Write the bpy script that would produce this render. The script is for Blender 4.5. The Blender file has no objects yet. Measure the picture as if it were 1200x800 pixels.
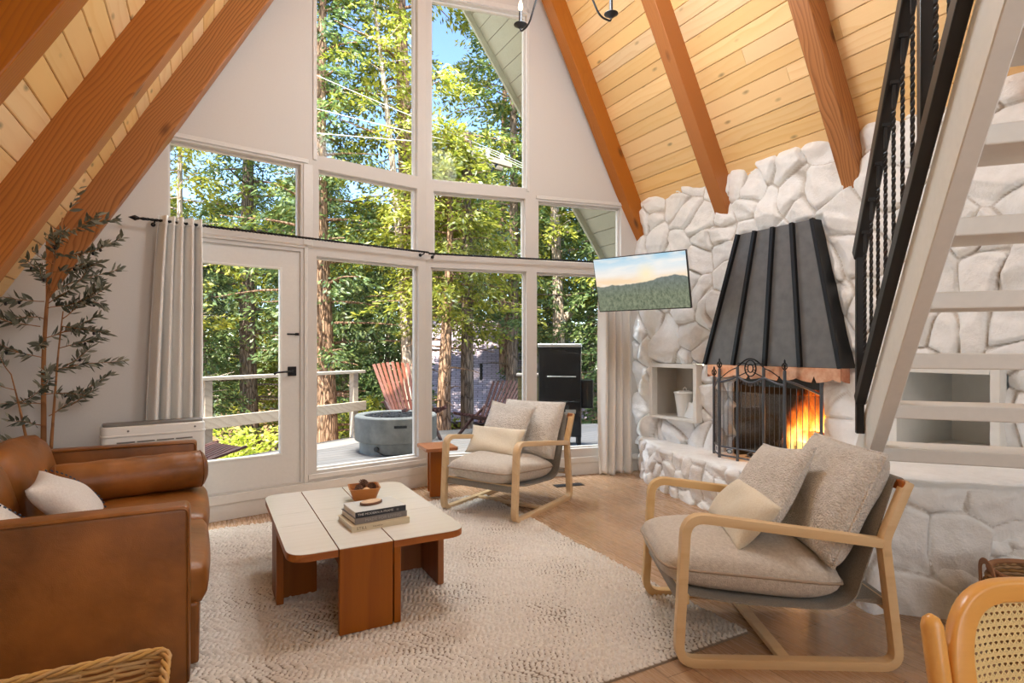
import bpy, bmesh, math, random
import numpy as np
from mathutils import Vector, Matrix, Euler
rnd = random.Random(7)
nrs = np.random.RandomState(11)
SC = bpy.context.scene
COL = SC.collection
PI = math.pi
R = math.radians

# ------------------------------------------------------------------ helpers
def link(o):
    COL.objects.link(o)
    return o

def np_mesh(name, verts, faces, smooth=False):
    verts = np.asarray(verts, dtype=np.float32).reshape(-1, 3)
    faces = np.asarray(faces, dtype=np.int32)
    k = faces.shape[1]
    me = bpy.data.meshes.new(name)
    me.vertices.add(len(verts)); me.vertices.foreach_set('co', verts.ravel())
    me.loops.add(faces.size); me.loops.foreach_set('vertex_index', faces.ravel())
    me.polygons.add(len(faces))
    me.polygons.foreach_set('loop_start', np.arange(0, faces.size, k, dtype=np.int32))
    if smooth:
        me.polygons.foreach_set('use_smooth', np.ones(len(faces), dtype=bool))
    me.update(calc_edges=True)
    return me

class MB:
    """collects shapes, then becomes ONE mesh"""
    def __init__(s): s.v = []; s.f = []
    def add(s, vs, fs, M=None):
        b = len(s.v)
        s.v += [tuple(M @ Vector(p)) if M is not None else tuple(p) for p in vs]
        s.f += [tuple(i + b for i in q) for q in fs]
        return s
    def box(s, x0, x1, y0, y1, z0, z1, M=None):
        vs = [(x, y, z) for x in (x0, x1) for y in (y0, y1) for z in (z0, z1)]
        return s.add(vs, [(0, 1, 3, 2), (4, 6, 7, 5), (0, 4, 5, 1), (2, 3, 7, 6), (0, 2, 6, 4), (1, 5, 7, 3)], M)
    def prism(s, poly, z0, z1, M=None):
        n = len(poly)
        a = sum(poly[i][0] * poly[(i + 1) % n][1] - poly[(i + 1) % n][0] * poly[i][1] for i in range(n))
        if a < 0: poly = poly[::-1]
        vs = [(p[0], p[1], z0) for p in poly] + [(p[0], p[1], z1) for p in poly]
        fs = [tuple(range(n - 1, -1, -1)), tuple(range(n, 2 * n))]
        fs += [(i, (i + 1) % n, n + (i + 1) % n, n + i) for i in range(n)]
        return s.add(vs, fs, M)
    def tube(s, path, r, n=8, closed=False, M=None, cap=True, prof=None, twist=None, up0=None):
        P = [Vector(p) for p in path]; m = len(P)
        rr = r if hasattr(r, '__len__') else [r] * m
        if prof is None: prof = [(math.cos(2 * PI * i / n), math.sin(2 * PI * i / n)) for i in range(n)]
        n = len(prof)
        T = []
        for i in range(m):
            a = P[(i - 1) % m] if (closed or i > 0) else P[i]
            b = P[(i + 1) % m] if (closed or i < m - 1) else P[i]
            t = (b - a)
            T.append(t.normalized() if t.length > 1e-9 else Vector((0, 0, 1)))
        if up0 is not None: up = Vector(up0)
        else: up = Vector((0, 0, 1)) if abs(T[0].z) < .9 else Vector((1, 0, 0))
        vs = []
        for i in range(m):
            t = T[i]; u = (up - t * up.dot(t))
            u = u.normalized() if u.length > 1e-6 else t.orthogonal().normalized()
            up = u if up0 is None else up
            w = t.cross(u)
            ang = twist[i] if twist else 0
            ca, sa = math.cos(ang), math.sin(ang)
            for (a, b) in prof:
                a2, b2 = a * ca - b * sa, a * sa + b * ca
                vs.append(P[i] + (u * a2 + w * b2) * rr[i])
        fs = []
        for i in range(m if closed else m - 1):
            j = (i + 1) % m
            for k in range(n):
                l = (k + 1) % n
                fs.append((i * n + k, i * n + l, j * n + l, j * n + k))
        if cap and not closed:
            fs.append(tuple(range(n - 1, -1, -1))); fs.append(tuple((m - 1) * n + k for k in range(n)))
        return s.add(vs, fs, M)
    def lathe(s, prof, n=32, M=None):
        vs = []; fs = []
        m = len(prof)
        for i in range(n):
            c, q = math.cos(2 * PI * i / n), math.sin(2 * PI * i / n)
            vs += [(r * c, r * q, z) for r, z in prof]
        for i in range(n):
            j = (i + 1) % n
            for k in range(m - 1):
                fs.append((i * m + k, j * m + k, j * m + k + 1, i * m + k + 1))
        return s.add(vs, fs, M)
    def ball(s, c, rx, ry=None, rz=None, n=10, M=None):
        ry = rx if ry is None else ry; rz = rx if rz is None else rz
        pr = [(math.sin(PI * i / n), -math.cos(PI * i / n)) for i in range(n + 1)]
        vs = []; fs = []; m = n + 1; k = 2 * n
        for i in range(k):
            a = 2 * PI * i / k
            vs += [(c[0] + rx * r * math.cos(a), c[1] + ry * r * math.sin(a), c[2] + rz * z) for r, z in pr]
        for i in range(k):
            j = (i + 1) % k
            for t in range(n): fs.append((i * m + t, j * m + t, j * m + t + 1, i * m + t + 1))
        return s.add(vs, fs, M)
    def mesh(s, name, bevel=0, seg=2, smooth=False, weld=True):
        me = bpy.data.meshes.new(name)
        me.from_pydata(s.v, [], s.f)
        bm = bmesh.new(); bm.from_mesh(me)
        if weld: bmesh.ops.remove_doubles(bm, verts=bm.verts, dist=1e-6)
        bmesh.ops.dissolve_degenerate(bm, edges=bm.edges, dist=1e-7)
        bmesh.ops.recalc_face_normals(bm, faces=bm.faces)
        if bevel:
            es = [e for e in bm.edges if len(e.link_faces) == 2 and e.calc_face_angle(0) > .35]
            bmesh.ops.bevel(bm, geom=es, offset=bevel, segments=seg, profile=.5, affect='EDGES', clamp_overlap=True)
        if smooth:
            for f in bm.faces: f.smooth = True
        bm.to_mesh(me); bm.free()
        if smooth and smooth is not True:
            try: me.set_sharp_from_angle(angle=smooth)
            except Exception: pass
        return me

def obj(name, me, mat, parent=None, loc=None, rot=None, label=None):
    o = bpy.data.objects.new(name, me)
    if mat is not None and not me.materials: me.materials.append(mat)
    link(o)
    if parent is not None: o.parent = parent
    if loc is not None: o.location = loc
    if rot is not None: o.rotation_euler = rot
    if label: o['label'] = label
    return o
def tag(o, label, cat, group=None, kind=None):
    o['label'] = label; o['category'] = cat
    if group: o['group'] = group
    if kind: o['kind'] = kind
    return o
def thing(name, label, cat, loc=(0, 0, 0), rz=0, group=None):
    o = bpy.data.objects.new(name, None); link(o)
    o.empty_display_size = .1
    o.location = loc; o.rotation_euler = (0, 0, rz)
    return tag(o, label, cat, group)
def struct(name, me, mat, label=None, cat=None, loc=None, rot=None, parent=None):
    o = obj(name, me, mat, parent, loc, rot)
    if parent is None:
        o['kind'] = 'structure'
        if label: o['label'] = label
        if cat: o['category'] = cat
    return o
def dup(root, loc, rz, label, group=None, scale=None):
    r = root.copy(); COL.objects.link(r); r.location = loc; r.rotation_euler = (root.rotation_euler[0], root.rotation_euler[1], rz); r['label'] = label
    if group: r['group'] = group
    if scale: r.scale = (scale,) * 3 if not hasattr(scale, '__len__') else scale
    for ch in list(root.children):
        c = ch.copy(); COL.objects.link(c); c.parent = r; c.matrix_parent_inverse = ch.matrix_parent_inverse
        for g in list(ch.children):
            d = g.copy(); COL.objects.link(d); d.parent = c; d.matrix_parent_inverse = g.matrix_parent_inverse
    return r
def frame(o, x, y, z, loc):
    """orient o by three axis vectors"""
    o.matrix_world = Matrix(((x[0], y[0], z[0], loc[0]), (x[1], y[1], z[1], loc[1]), (x[2], y[2], z[2], loc[2]), (0, 0, 0, 1)))
def fillet(pts, r, n=5, closed=True):
    """round the corners of a 2-D/3-D polyline; r a number or one per corner"""
    P = [Vector(p) for p in pts]; m = len(P); out = []
    for i in range(m):
        ri = r[i] if hasattr(r, '__len__') else r
        if (not closed and i in (0, m - 1)) or ri <= 0: out.append(P[i]); continue
        a = (P[i - 1] - P[i]); b = (P[(i + 1) % m] - P[i])
        d = min(ri, a.length * .49, b.length * .49)
        A = P[i] + a.normalized() * d; B = P[i] + b.normalized() * d
        for k in range(n + 1):
            t = k / n
            out.append(A * (1 - t) ** 2 + P[i] * 2 * t * (1 - t) + B * t * t)
    return out
def bar(mb, path, w, t, up=(0, 1, 0), closed=False, M=None):
    """rectangular section w (along up) x t"""
    return mb.tube(path, 1.0, closed=closed, prof=[(w / 2, t / 2), (-w / 2, t / 2), (-w / 2, -t / 2), (w / 2, -t / 2)], up0=up, M=M)
def pillow_mesh(name, w, h, t, n=26, pinch=.06, sag=0, seed=0, p=2.2, amp=.006, rnd_=0):
    """a stuffed cushion in the xz plane, front +y; centre at the origin"""
    rs = np.random.RandomState(seed)
    u = np.linspace(-1, 1, n + 1); U, V = np.meshgrid(u, u, indexing='ij')
    ed = (np.clip(1 - np.abs(U) ** p, 0, 1) * np.clip(1 - np.abs(V) ** p, 0, 1)) ** .45
    X = U * w / 2 * (1 - pinch * (1 - np.abs(V) ** 2) * np.abs(U) ** 2)
    Z = V * h / 2 * (1 - pinch * (1 - np.abs(U) ** 2) * np.abs(V) ** 2)
    X = X * np.sqrt(1 - rnd_ * V ** 6); Z = Z * np.sqrt(1 - rnd_ * U ** 6)
    wr = np.zeros_like(U)
    for k in range(7):
        a = rs.uniform(0, 2 * PI); fq = rs.uniform(2, 6)
        wr += np.sin((U * math.cos(a) + V * math.sin(a)) * fq + rs.uniform(0, 6)) * amp / (1 + .15 * fq)
    Yf = ed * t / 2 + wr * ed; Yb = -ed * t / 2 + wr * ed * .5
    Z = Z - sag * ed * (V > 0)
    m = n + 1
    A = np.stack([X, Yf, Z], -1).reshape(-1, 3); B = np.stack([X, Yb, Z], -1).reshape(-1, 3)
    idx = np.arange(m * m).reshape(m, m)
    q = np.stack([idx[:-1, :-1], idx[1:, :-1], idx[1:, 1:], idx[:-1, 1:]], -1).reshape(-1, 4)
    me = np_mesh(name, np.concatenate([A, B]), np.concatenate([q[:, ::-1], q + m * m]), True)
    bm = bmesh.new(); bm.from_mesh(me); bmesh.ops.remove_doubles(bm, verts=bm.verts, dist=1e-5)
    bmesh.ops.recalc_face_normals(bm, faces=bm.faces); bm.to_mesh(me); bm.free()
    return me
def pillow_seam(mb, w, h, pinch=.06, r=.006, n=14, rnd_=0):
    pts = []
    for (a, b, c, d) in ((-1, -1, 1, -1), (1, -1, 1, 1), (1, 1, -1, 1), (-1, 1, -1, -1)):
        for i in range(n):
            t = i / n; U = a + (c - a) * t; V = b + (d - b) * t
            pts.append((U * w / 2 * (1 - pinch * (1 - V * V) * U * U) * math.sqrt(1 - rnd_ * V ** 6), 0, V * h / 2 * (1 - pinch * (1 - U * U) * V * V) * math.sqrt(1 - rnd_ * U ** 6)))
    return mb.tube(pts, r, 6, closed=True)
def text_mesh(name, s, size, ext=.0006, align='CENTER', sx=1.0):
    cu = bpy.data.curves.new(name, 'FONT'); cu.body = s; cu.size = size; cu.extrude = ext
    cu.align_x = align; cu.align_y = 'CENTER'; cu.resolution_u = 2
    o = bpy.data.objects.new(name, cu); link(o)
    dg = bpy.context.evaluated_depsgraph_get(); dg.update()
    me = bpy.data.meshes.new_from_object(o.evaluated_get(dg))
    bpy.data.objects.remove(o); bpy.data.curves.remove(cu)
    if sx != 1.0:
        for v in me.vertices: v.co.x *= sx
    return me

# ------------------------------------------------------------------ materials
class NT:
    def __init__(s, name):
        s.m = bpy.data.materials.new(name); s.m.use_nodes = True
        s.t = s.m.node_tree; s.t.nodes.clear()
        s.out = s.t.nodes.new('ShaderNodeOutputMaterial')
    def n(s, typ, ins=None, **kw):
        d = s.t.nodes.new('ShaderNode' + typ)
        for k, v in kw.items(): setattr(d, k, v)
        for k, v in (ins or {}).items(): s.set(d, k, v)
        return d
    def set(s, d, k, v):
        i = d.inputs[k]
        if isinstance(v, bpy.types.NodeSocket): s.t.links.new(v, i)
        elif hasattr(v, '__len__') and i.type == 'RGBA' and len(v) == 3: i.default_value = (*v, 1)
        else: i.default_value = v
    def math(s, op, a, b=0.0, c=None, clamp=False):
        d = s.n('Math', {0: a, 1: b}, operation=op, use_clamp=clamp)
        if c is not None: s.set(d, 2, c)
        return d.outputs[0]
    def ramp(s, fac, *st, interp='LINEAR'):
        d = s.n('ValToRGB', {0: fac}); d.color_ramp.interpolation = interp
        e = d.color_ramp.elements
        while len(e) < len(st): e.new(.5)
        for i, (p, c) in enumerate(st):
            e[i].position = p; e[i].color = (*c, 1) if hasattr(c, '__len__') else (c, c, c, 1)
        return d.outputs[0]
    def mix(s, f, a, b, mode='MIX'):
        d = s.n('Mix', data_type='RGBA', blend_type=mode)
        s.set(d, 0, f); s.set(d, 6, a); s.set(d, 7, b)
        return d.outputs[2]
    def coord(s, kind='Object', scale=(1, 1, 1), loc=None, rot=(0, 0, 0)):
        c = s.n('TexCoord').outputs[kind]
        d = s.n('Mapping', {0: c, 'Scale': scale, 'Rotation': rot})
        if loc is not None: s.set(d, 1, loc)
        return d.outputs[0]
    def noise(s, v, scale, detail=3, rough=.5, dist=0, out=0):
        return s.n('TexNoise', {'Vector': v, 'Scale': scale, 'Detail': detail, 'Roughness': rough, 'Distortion': dist}).outputs[out]
    def bump(s, h, strength=.3, dist=.01, normal=None):
        d = s.n('Bump', {'Height': h, 'Strength': strength, 'Distance': dist})
        if normal is not None: s.set(d, 'Normal', normal)
        return d.outputs[0]
    def bsdf(s, color, rough=.5, normal=None, metal=0, spec=.5, **kw):
        d = s.n('BsdfPrincipled', {'Base Color': color, 'Roughness': rough, 'Metallic': metal, 'Specular IOR Level': spec})
        for k, v in kw.items(): s.set(d, k.replace('_', ' '), v)
        if normal is not None: s.set(d, 'Normal', normal)
        s.t.links.new(d.outputs[0], s.out.inputs[0])
        return d
def srgb(r, g, b):
    f = lambda c: (c / 255 / 12.92) if c / 255 <= .04045 else ((c / 255 + .055) / 1.055) ** 2.4
    return (f(r), f(g), f(b))
def m_plain(name, c, rough=.5, metal=0, spec=.5, bump=0, bscale=60, var=.06):
    t = NT(name); v = t.coord()
    n = t.noise(v, bscale if bump else 12, 3)
    col = t.mix(t.ramp(n, (.3, 0), (.7, 1)), [x * (1 - var) for x in c], [min(1, x * (1 + var)) for x in c])
    t.bsdf(col, rough, t.bump(n, bump, .004) if bump else None, metal, spec)
    return t.m
def m_wood(name, c1, c2, c3=None, scale=(1, 1, 1), axis='x', rough=.45, freq=9, dist=5, island=False, knots=0, fine=.35, spec=.4, bump=.08, perobj=True):
    """grain runs along the object's local x"""
    t = NT(name); v = t.coord() if axis == 'x' else t.coord(rot=(0, R(90), 0))
    off = None
    if island or perobj:
        r = t.n('NewGeometry').outputs['Random Per Island'] if island else t.n('ObjectInfo').outputs['Random']
        sc = t.math('MULTIPLY', r, 37.0)
        cb = t.n('CombineXYZ', {0: sc, 1: t.math('MULTIPLY', r, 11.0), 2: sc})
        v = t.n('VectorMath', {0: v, 1: cb.outputs[0]}, operation='ADD').outputs[0]
    mp = t.n('Mapping', {0: v, 'Scale': (.22 * scale[0], 1.0 * scale[1], 1.0 * scale[2])}).outputs[0]
    warp = t.noise(mp, 2.2, 3, .55)
    # growth rings: distance bands bent by a slow noise
    sx = t.n('SeparateXYZ', {0: mp})
    base = t.math('ADD', t.math('MULTIPLY', sx.outputs[1], 1.0), t.math('MULTIPLY', sx.outputs[2], .8))
    ph = t.math('ADD', t.math('MULTIPLY', base, freq), t.math('MULTIPLY', warp, dist))
    ring = t.math('FRACT', ph)
    ring = t.ramp(ring, (0, .0), (.5, .2), (.88, 1), (1, .0))
    f = t.n('Mapping', {0: v, 'Scale': (3 * scale[0], 90 * scale[1], 90 * scale[2])}).outputs[0]
    fn = t.noise(f, 1.0, 4, .6)
    g = t.math('ADD', t.math('MULTIPLY', ring, 1 - fine), t.math('MULTIPLY', fn, fine))
    col = t.mix(g, c1, c2)
    if c3 is not None:
        col = t.mix(t.ramp(t.noise(mp, .9, 2), (.35, 0), (.7, 1)), col, c3)
    if island or perobj:
        hv = t.n('HueSaturation', {'Color': col, 'Value': t.math('ADD', t.math('MULTIPLY', r, .16 if island else .12), .92 if island else .94), 'Saturation': t.math('ADD', t.math('MULTIPLY', t.math('FRACT', t.math('MULTIPLY', r, 7.3)), .2), .9)})
        col = hv.outputs[0]
    if knots:
        kv = t.n('Mapping', {0: v, 'Scale': (2.2, 5.0, 5.0)}).outputs[0]
        vo = t.n('TexVoronoi', {'Vector': kv, 'Scale': knots, 'Randomness': 1.0})
        kf = t.ramp(t.math('ADD', vo.outputs['Distance'], t.math('MULTIPLY', fn, .06)), (.07, 1), (.17, 0))
        col = t.mix(t.math('MULTIPLY', kf, .75), col, [x * .33 for x in c2])
    t.bsdf(col, rough, t.bump(g, bump, .003), 0, spec)
    return t.m
M = {}
def make_materials():
    S = srgb
    M['wall'] = m_plain('wall_paint', S(212, 207, 201), .6, bump=.05, bscale=90, var=.015)
    M['trim'] = m_plain('white_trim_paint', S(222, 218, 212), .45, bump=.04, bscale=40, var=.02)
    M['beam'] = m_wood('beam_wood', S(192, 124, 56), S(122, 68, 26), S(176, 106, 44), freq=52, dist=20, rough=.42, knots=.8, fine=.2)
    M['boards'] = m_wood('pine_board', S(246, 212, 158), S(234, 190, 128), S(242, 202, 144), freq=16, dist=7, island=True, knots=1.5, fine=.4, rough=.5, perobj=False)
    M['soffit'] = m_plain('soffit_paint', S(168, 166, 146), .6, var=.03)
    M['teak'] = m_wood('teak', S(178, 106, 50), S(140, 76, 32), freq=20, dist=4, rough=.4)
    M['teakv'] = m_wood('teak_upright', S(158, 94, 42), S(126, 68, 28), axis='z', freq=9, dist=1.6, rough=.42, fine=.55)
    M['glaretop'] = m_wood('glare_table_wood', S(226, 221, 213), S(217, 210, 199), freq=16, dist=3, rough=.25, fine=.7, bump=.02, spec=.6)  # teak top coloured pale for the window glare on it
    M['oak'] = m_wood('oak_frame', S(226, 194, 148), S(210, 172, 122), freq=10, dist=3, rough=.42, fine=.6)
    M['honey'] = m_wood('honey_wood', S(232, 176, 100), S(212, 148, 76), freq=8, dist=3, rough=.28, fine=.5, spec=.6)
    M['blackmetal'] = m_plain('black_iron', (.018, .018, .02), .42, .6, bump=.05, bscale=200)
    M['hood'] = m_plain('hood_metal', (.15, .148, .145), .5, .3, bump=.03, bscale=14, var=.12)
    M['hoodrib'] = m_plain('hood_rib_metal', (.012, .012, .013), .4, .4)
    M['railblack'] = m_plain('rail_paint', (.02, .02, .022), .38, .2)
    M['greymetal'] = m_plain('screen_metal', (.12, .13, .15), .4, .7)
    M['steel'] = m_plain('brushed_steel', (.5, .5, .5), .3, 1)
    M['white'] = m_plain('white_enamel', S(236, 234, 228), .35, var=.02)
    M['plastic'] = m_plain('white_plastic', S(232, 230, 224), .4, var=.02)
    M['lid'] = m_plain('grey_plastic', S(120, 116, 110), .45, var=.04)
    M['black'] = m_plain('black_plastic', (.01, .01, .011), .35)
    M['smoker'] = m_plain('smoker_paint', (.006, .006, .007), .25, .2, bump=.02)
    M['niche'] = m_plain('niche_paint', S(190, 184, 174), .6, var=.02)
    M['firebrick'] = m_plain('soot_brick', (.014, .013, .012), .9, bump=.4, bscale=25, var=.4)
    M['candle'] = m_plain('candle_sleeve', (.016, .016, .017), .4)
    M['stair'] = m_plain('stair_paint', S(233, 229, 222), .5, bump=.05, bscale=30, var=.02)
    # copper
    t = NT('copper'); v = t.coord(); n = t.noise(v, 9, 4, .6)
    t.bsdf(t.mix(t.ramp(n, (.35, 0), (.65, 1)), S(196, 128, 96), S(226, 176, 146)), t.ramp(n, (.3, .28), (.7, .45)), t.bump(n, .15, .01), .9)
    M['copper'] = t.m
    # leather
    t = NT('cognac_leather'); v = t.coord(); n = t.noise(v, 3.2, 4, .6); vo = t.n('TexVoronoi', {'Vector': v, 'Scale': 260.0}).outputs['Distance']
    col = t.mix(t.ramp(n, (.3, 0), (.72, 1)), S(112, 66, 20), S(166, 102, 40))
    fold = t.noise(v, 9, 3, .5, 1.2)
    nb = t.bump(vo, .12, .002); nb = t.bump(fold, .12, .02, nb)
    t.bsdf(col, t.ramp(n, (.3, .34), (.7, .46)), nb, 0, .5)
    M['leather'] = t.m
    # fabrics
    def fabric(name, a, b, sc=420, st=.5, dist=.003, rough=.95):
        t = NT(name); v = t.coord()
        vo = t.n('TexVoronoi', {'Vector': v, 'Scale': sc}).outputs['Distance']; n = t.noise(v, sc * .35, 3, .6)
        big = t.noise(v, 7, 3)
        col = t.mix(t.ramp(n, (.3, 0), (.7, 1)), a, b)
        col = t.mix(t.math('MULTIPLY', big, .25), col, [x * .86 for x in a])
        t.bsdf(col, rough, t.bump(t.math('ADD', n, t.math('MULTIPLY', vo, -.8)), st, dist), 0, .15, Sheen_Weight=.25)
        return t.m
    M['boucle'] = fabric('boucle', S(212, 202, 190), S(236, 228, 219), 120, .9, .010)
    M['seatfab'] = fabric('seat_fabric', S(190, 177, 163), S(216, 205, 192), 170, .5, .005)
    M['cream'] = fabric('cream_linen', S(222, 208, 184), S(236, 226, 206), 380, .35, .002)
    M['sling'] = fabric('sling_canvas', S(128, 120, 110), S(158, 150, 138), 500, .4, .002)
    M['linen'] = fabric('white_linen', S(216, 206, 198), S(236, 229, 222), 420, .4, .002)
    M['curtain'] = fabric('curtain_linen', S(230, 227, 221), S(244, 241, 236), 520, .3, .0015)
    M['rug'] = fabric('rug_wool', S(206, 190, 170), S(232, 219, 202), 60, .25, .003)
    M['seam'] = m_plain('seam_cord', S(170, 150, 130), .9)
    M['blue'] = m_plain('blue_thread', S(60, 74, 92), .9)
    # rug: pale wool loops on a darker backing
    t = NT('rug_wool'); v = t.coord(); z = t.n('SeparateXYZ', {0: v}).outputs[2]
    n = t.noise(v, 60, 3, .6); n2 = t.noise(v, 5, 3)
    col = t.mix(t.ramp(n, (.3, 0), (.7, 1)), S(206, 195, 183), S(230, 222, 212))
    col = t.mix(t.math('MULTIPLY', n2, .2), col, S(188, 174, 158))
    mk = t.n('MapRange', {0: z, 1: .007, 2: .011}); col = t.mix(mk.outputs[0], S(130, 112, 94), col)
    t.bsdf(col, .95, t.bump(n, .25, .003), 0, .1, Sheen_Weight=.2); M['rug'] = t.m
    # stone paint
    t = NT('white_painted_stone'); v = t.coord()
    n = t.noise(v, 14, 6, .65); n2 = t.noise(v, 70, 4, .6)
    bl = t.noise(v, 1.4, 3)
    col = t.mix(t.ramp(n, (.35, 0), (.65, 1)), S(243, 243, 241), S(250, 250, 249))
    pointy = t.n('NewGeometry').outputs['Pointiness']
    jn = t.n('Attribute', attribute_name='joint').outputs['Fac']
    col = t.mix(t.ramp(t.math('ADD', jn, t.math('MULTIPLY', t.math('SUBTRACT', n2, .5), .5)), (.1, .9), (.6, 0)), col, S(198, 190, 180))  # joints coloured greyer to deepen the shade in the grooves
    stain = t.math('MULTIPLY', t.ramp(t.noise(v, 2.3, 4, .6), (.56, 0), (.68, 1)), t.ramp(pointy, (.44, 1), (.5, 0)))  # tan dirt in the hollows of the stone, broken up by noise
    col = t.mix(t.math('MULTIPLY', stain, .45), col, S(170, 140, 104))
    nb = t.bump(n2, .35, .006); nb = t.bump(n, .5, .03, nb)
    t.bsdf(col, .75, nb, 0, .25)
    M['stone'] = t.m
    # floor planks (run along y)
    t = NT('oak_floor'); v = t.coord('Object', rot=(0, 0, R(90)))
    br = t.n('TexBrick', {'Vector': v, 'Color1': (.2, .2, .2, 1), 'Color2': (.8, .8, .8, 1), 'Mortar': (0, 0, 0, 1), 'Scale': 1.0, 'Mortar Size': .0016, 'Mortar Smooth': .2, 'Bias': 0.0, 'Brick Width': 1.3, 'Row Height': .14}, offset=.37, squash=1)
    g = t.coord('Object', (14, 1.3, 1)); fn = t.noise(g, 4.5, 5, .62, .6)
    g2 = t.coord('Object', (60, 2.0, 1)); fn2 = t.noise(g2, 3, 4, .6)
    col = t.mix(br.outputs[0], S(160, 124, 94), S(198, 164, 130))
    col = t.mix(t.math('MULTIPLY', t.ramp(fn, (.35, 0), (.7, 1)), .4), col, S(136, 98, 70))
    col = t.mix(t.math('MULTIPLY', fn2, .2), col, S(214, 182, 150))
    col = t.mix(t.math('MULTIPLY', br.outputs[1], .7), col, S(70, 48, 32))
    t.bsdf(col, t.ramp(fn, (.2, .2), (.8, .34)), t.bump(t.math('SUBTRACT', t.math('MULTIPLY', fn2, .3), br.outputs[1]), .15, .003), 0, .45)
    M['floor'] = t.m
    # deck: weathered grey boards
    M['deck'] = m_wood('weathered_deck', S(146, 138, 132), S(112, 104, 98), freq=20, dist=4, island=True, perobj=False, rough=.75, fine=.6)
    M['greywood'] = m_wood('weathered_rail', S(186, 172, 156), S(150, 136, 122), freq=14, dist=4, rough=.75, fine=.6)
    M['olivewood'] = m_wood('olive_brown_wood', S(122, 110, 70), S(92, 82, 50), freq=14, dist=3, rough=.7)
    M['redslat'] = m_wood('stained_slat', S(150, 92, 74), S(104, 58, 46), freq=14, dist=3, rough=.5, fine=.6)
    M['darkslat'] = m_wood('dark_stained_wood', S(92, 56, 50), S(60, 36, 32), freq=14, dist=3, rough=.5)
    # concrete
    t = NT('grey_concrete'); v = t.coord(); n = t.noise(v, 6, 5, .65); n2 = t.noise(v, 60, 3)
    t.bsdf(t.mix(t.ramp(n, (.3, 0), (.7, 1)), S(104, 104, 100), S(138, 137, 131)), .75, t.bump(n2, .15, .004)); M['concrete'] = t.m
    M['lava'] = m_plain('lava_rock', (.02, .02, .022), .9, bump=.5, bscale=60, var=.4)
    # bark
    def bark(name, a, b):
        t = NT(name); v = t.coord('Object', (5, 5, .9)); n = t.noise(v, 5, 6, .7, .8); vo = t.n('TexVoronoi', {'Vector': v, 'Scale': 4.0}, feature='DISTANCE_TO_EDGE').outputs[0]
        h = t.math('ADD', n, t.math('MULTIPLY', t.ramp(vo, (0, 0), (.2, 1)), .6))
        t.bsdf(t.mix(t.ramp(h, (.45, 0), (1.1, 1)), a, b), .9, t.bump(h, .8, .05), 0, .1); return t.m
    M['bark'] = bark('cedar_bark', S(96, 70, 54), S(186, 150, 124))
    M['bark2'] = bark('grey_bark', S(84, 70, 60), S(150, 130, 114))
    M['bark3'] = bark('pale_bark', S(150, 128, 110), S(224, 204, 186))
    # foliage
    def leafm(name, a, b, c, trans=.35):
        t = NT(name)
        r = t.n('NewGeometry').outputs['Random Per Island']; n = t.noise(t.coord('Object'), .9, 2)
        f = t.math('ADD', t.math('MULTIPLY', r, .55), t.math('MULTIPLY', n, .5))
        col = t.ramp(f, (.2, a), (.5, b), (.85, c))
        d = t.n('BsdfDiffuse', {'Color': col, 'Roughness': .6}); tr = t.n('BsdfTranslucent', {'Color': col})
        g = t.n('BsdfGlossy', {'Color': (1, 1, 1, 1), 'Roughness': .45})
        m1 = t.n('MixShader', {0: trans, 1: d.outputs[0], 2: tr.outputs[0]})
        m2 = t.n('MixShader', {0: .04, 1: m1.outputs[0], 2: g.outputs[0]})
        t.t.links.new(m2.outputs[0], t.out.inputs[0]); return t.m
    M['leafA'] = leafm('cedar_spray', S(84, 100, 34), S(144, 150, 48), S(198, 190, 80))
    M['leafB'] = leafm('fir_needles', S(58, 84, 48), S(96, 120, 66), S(152, 164, 96))
    M['leafC'] = leafm('bright_leaves', S(140, 160, 40), S(196, 204, 70), S(230, 226, 120))
    M['leafO'] = leafm('olive_leaves', S(74, 78, 62), S(114, 116, 98), S(172, 170, 152), .12)
    M['olive'] = m_plain('olive_fruit', (.012, .01, .016), .35)
    M['olivebark'] = m_wood('olive_stem', S(186, 128, 74), S(140, 88, 46), freq=9, dist=3, rough=.7)
    # ground
    t = NT('forest_floor'); v = t.coord(); n = t.noise(v, 2.5, 5, .65); n2 = t.noise(v, 14, 4)
    t.bsdf(t.mix(t.math('MULTIPLY', n2, .6), t.mix(t.ramp(n, (.4, 0), (.6, 1)), S(176, 128, 90), S(206, 164, 122)), S(110, 84, 58)), .95, t.bump(n2, .5, .05)); M['ground'] = t.m
    # shingles of the neighbour's roof
    t = NT('roof_shingle'); v = t.coord()
    br = t.n('TexBrick', {'Vector': v, 'Color1': (*S(182, 162, 174), 1), 'Color2': (*S(206, 188, 198), 1), 'Mortar': (*S(104, 92, 100), 1), 'Scale': 1.0, 'Mortar Size': .008, 'Brick Width': .24, 'Row Height': .08}, offset=.5)
    t.bsdf(br.outputs[0], .85); M['shingle'] = t.m
    # glass: thin pane, clear with a faint reflection
    t = NT('window_glass'); fr = t.n('Fresnel', {'IOR': 1.35}); a = t.n('BsdfTransparent', {'Color': (.97, .98, .97, 1)}); b = t.n('BsdfGlossy', {'Roughness': .0})
    m = t.n('MixShader', {0: t.math('MULTIPLY', fr.outputs[0], .2), 1: a.outputs[0], 2: b.outputs[0]}); t.t.links.new(m.outputs[0], t.out.inputs[0]); M['glass'] = t.m
    t = NT('screen_glass'); fr = t.n('Fresnel', {'IOR': 1.5}); a = t.n('BsdfTransparent', {'Color': (.78, .78, .78, 1)}); b = t.n('BsdfGlossy', {'Roughness': .05})
    m = t.n('MixShader', {0: fr.outputs[0], 1: a.outputs[0], 2: b.outputs[0]}); t.t.links.new(m.outputs[0], t.out.inputs[0]); M['screenglass'] = t.m
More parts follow.
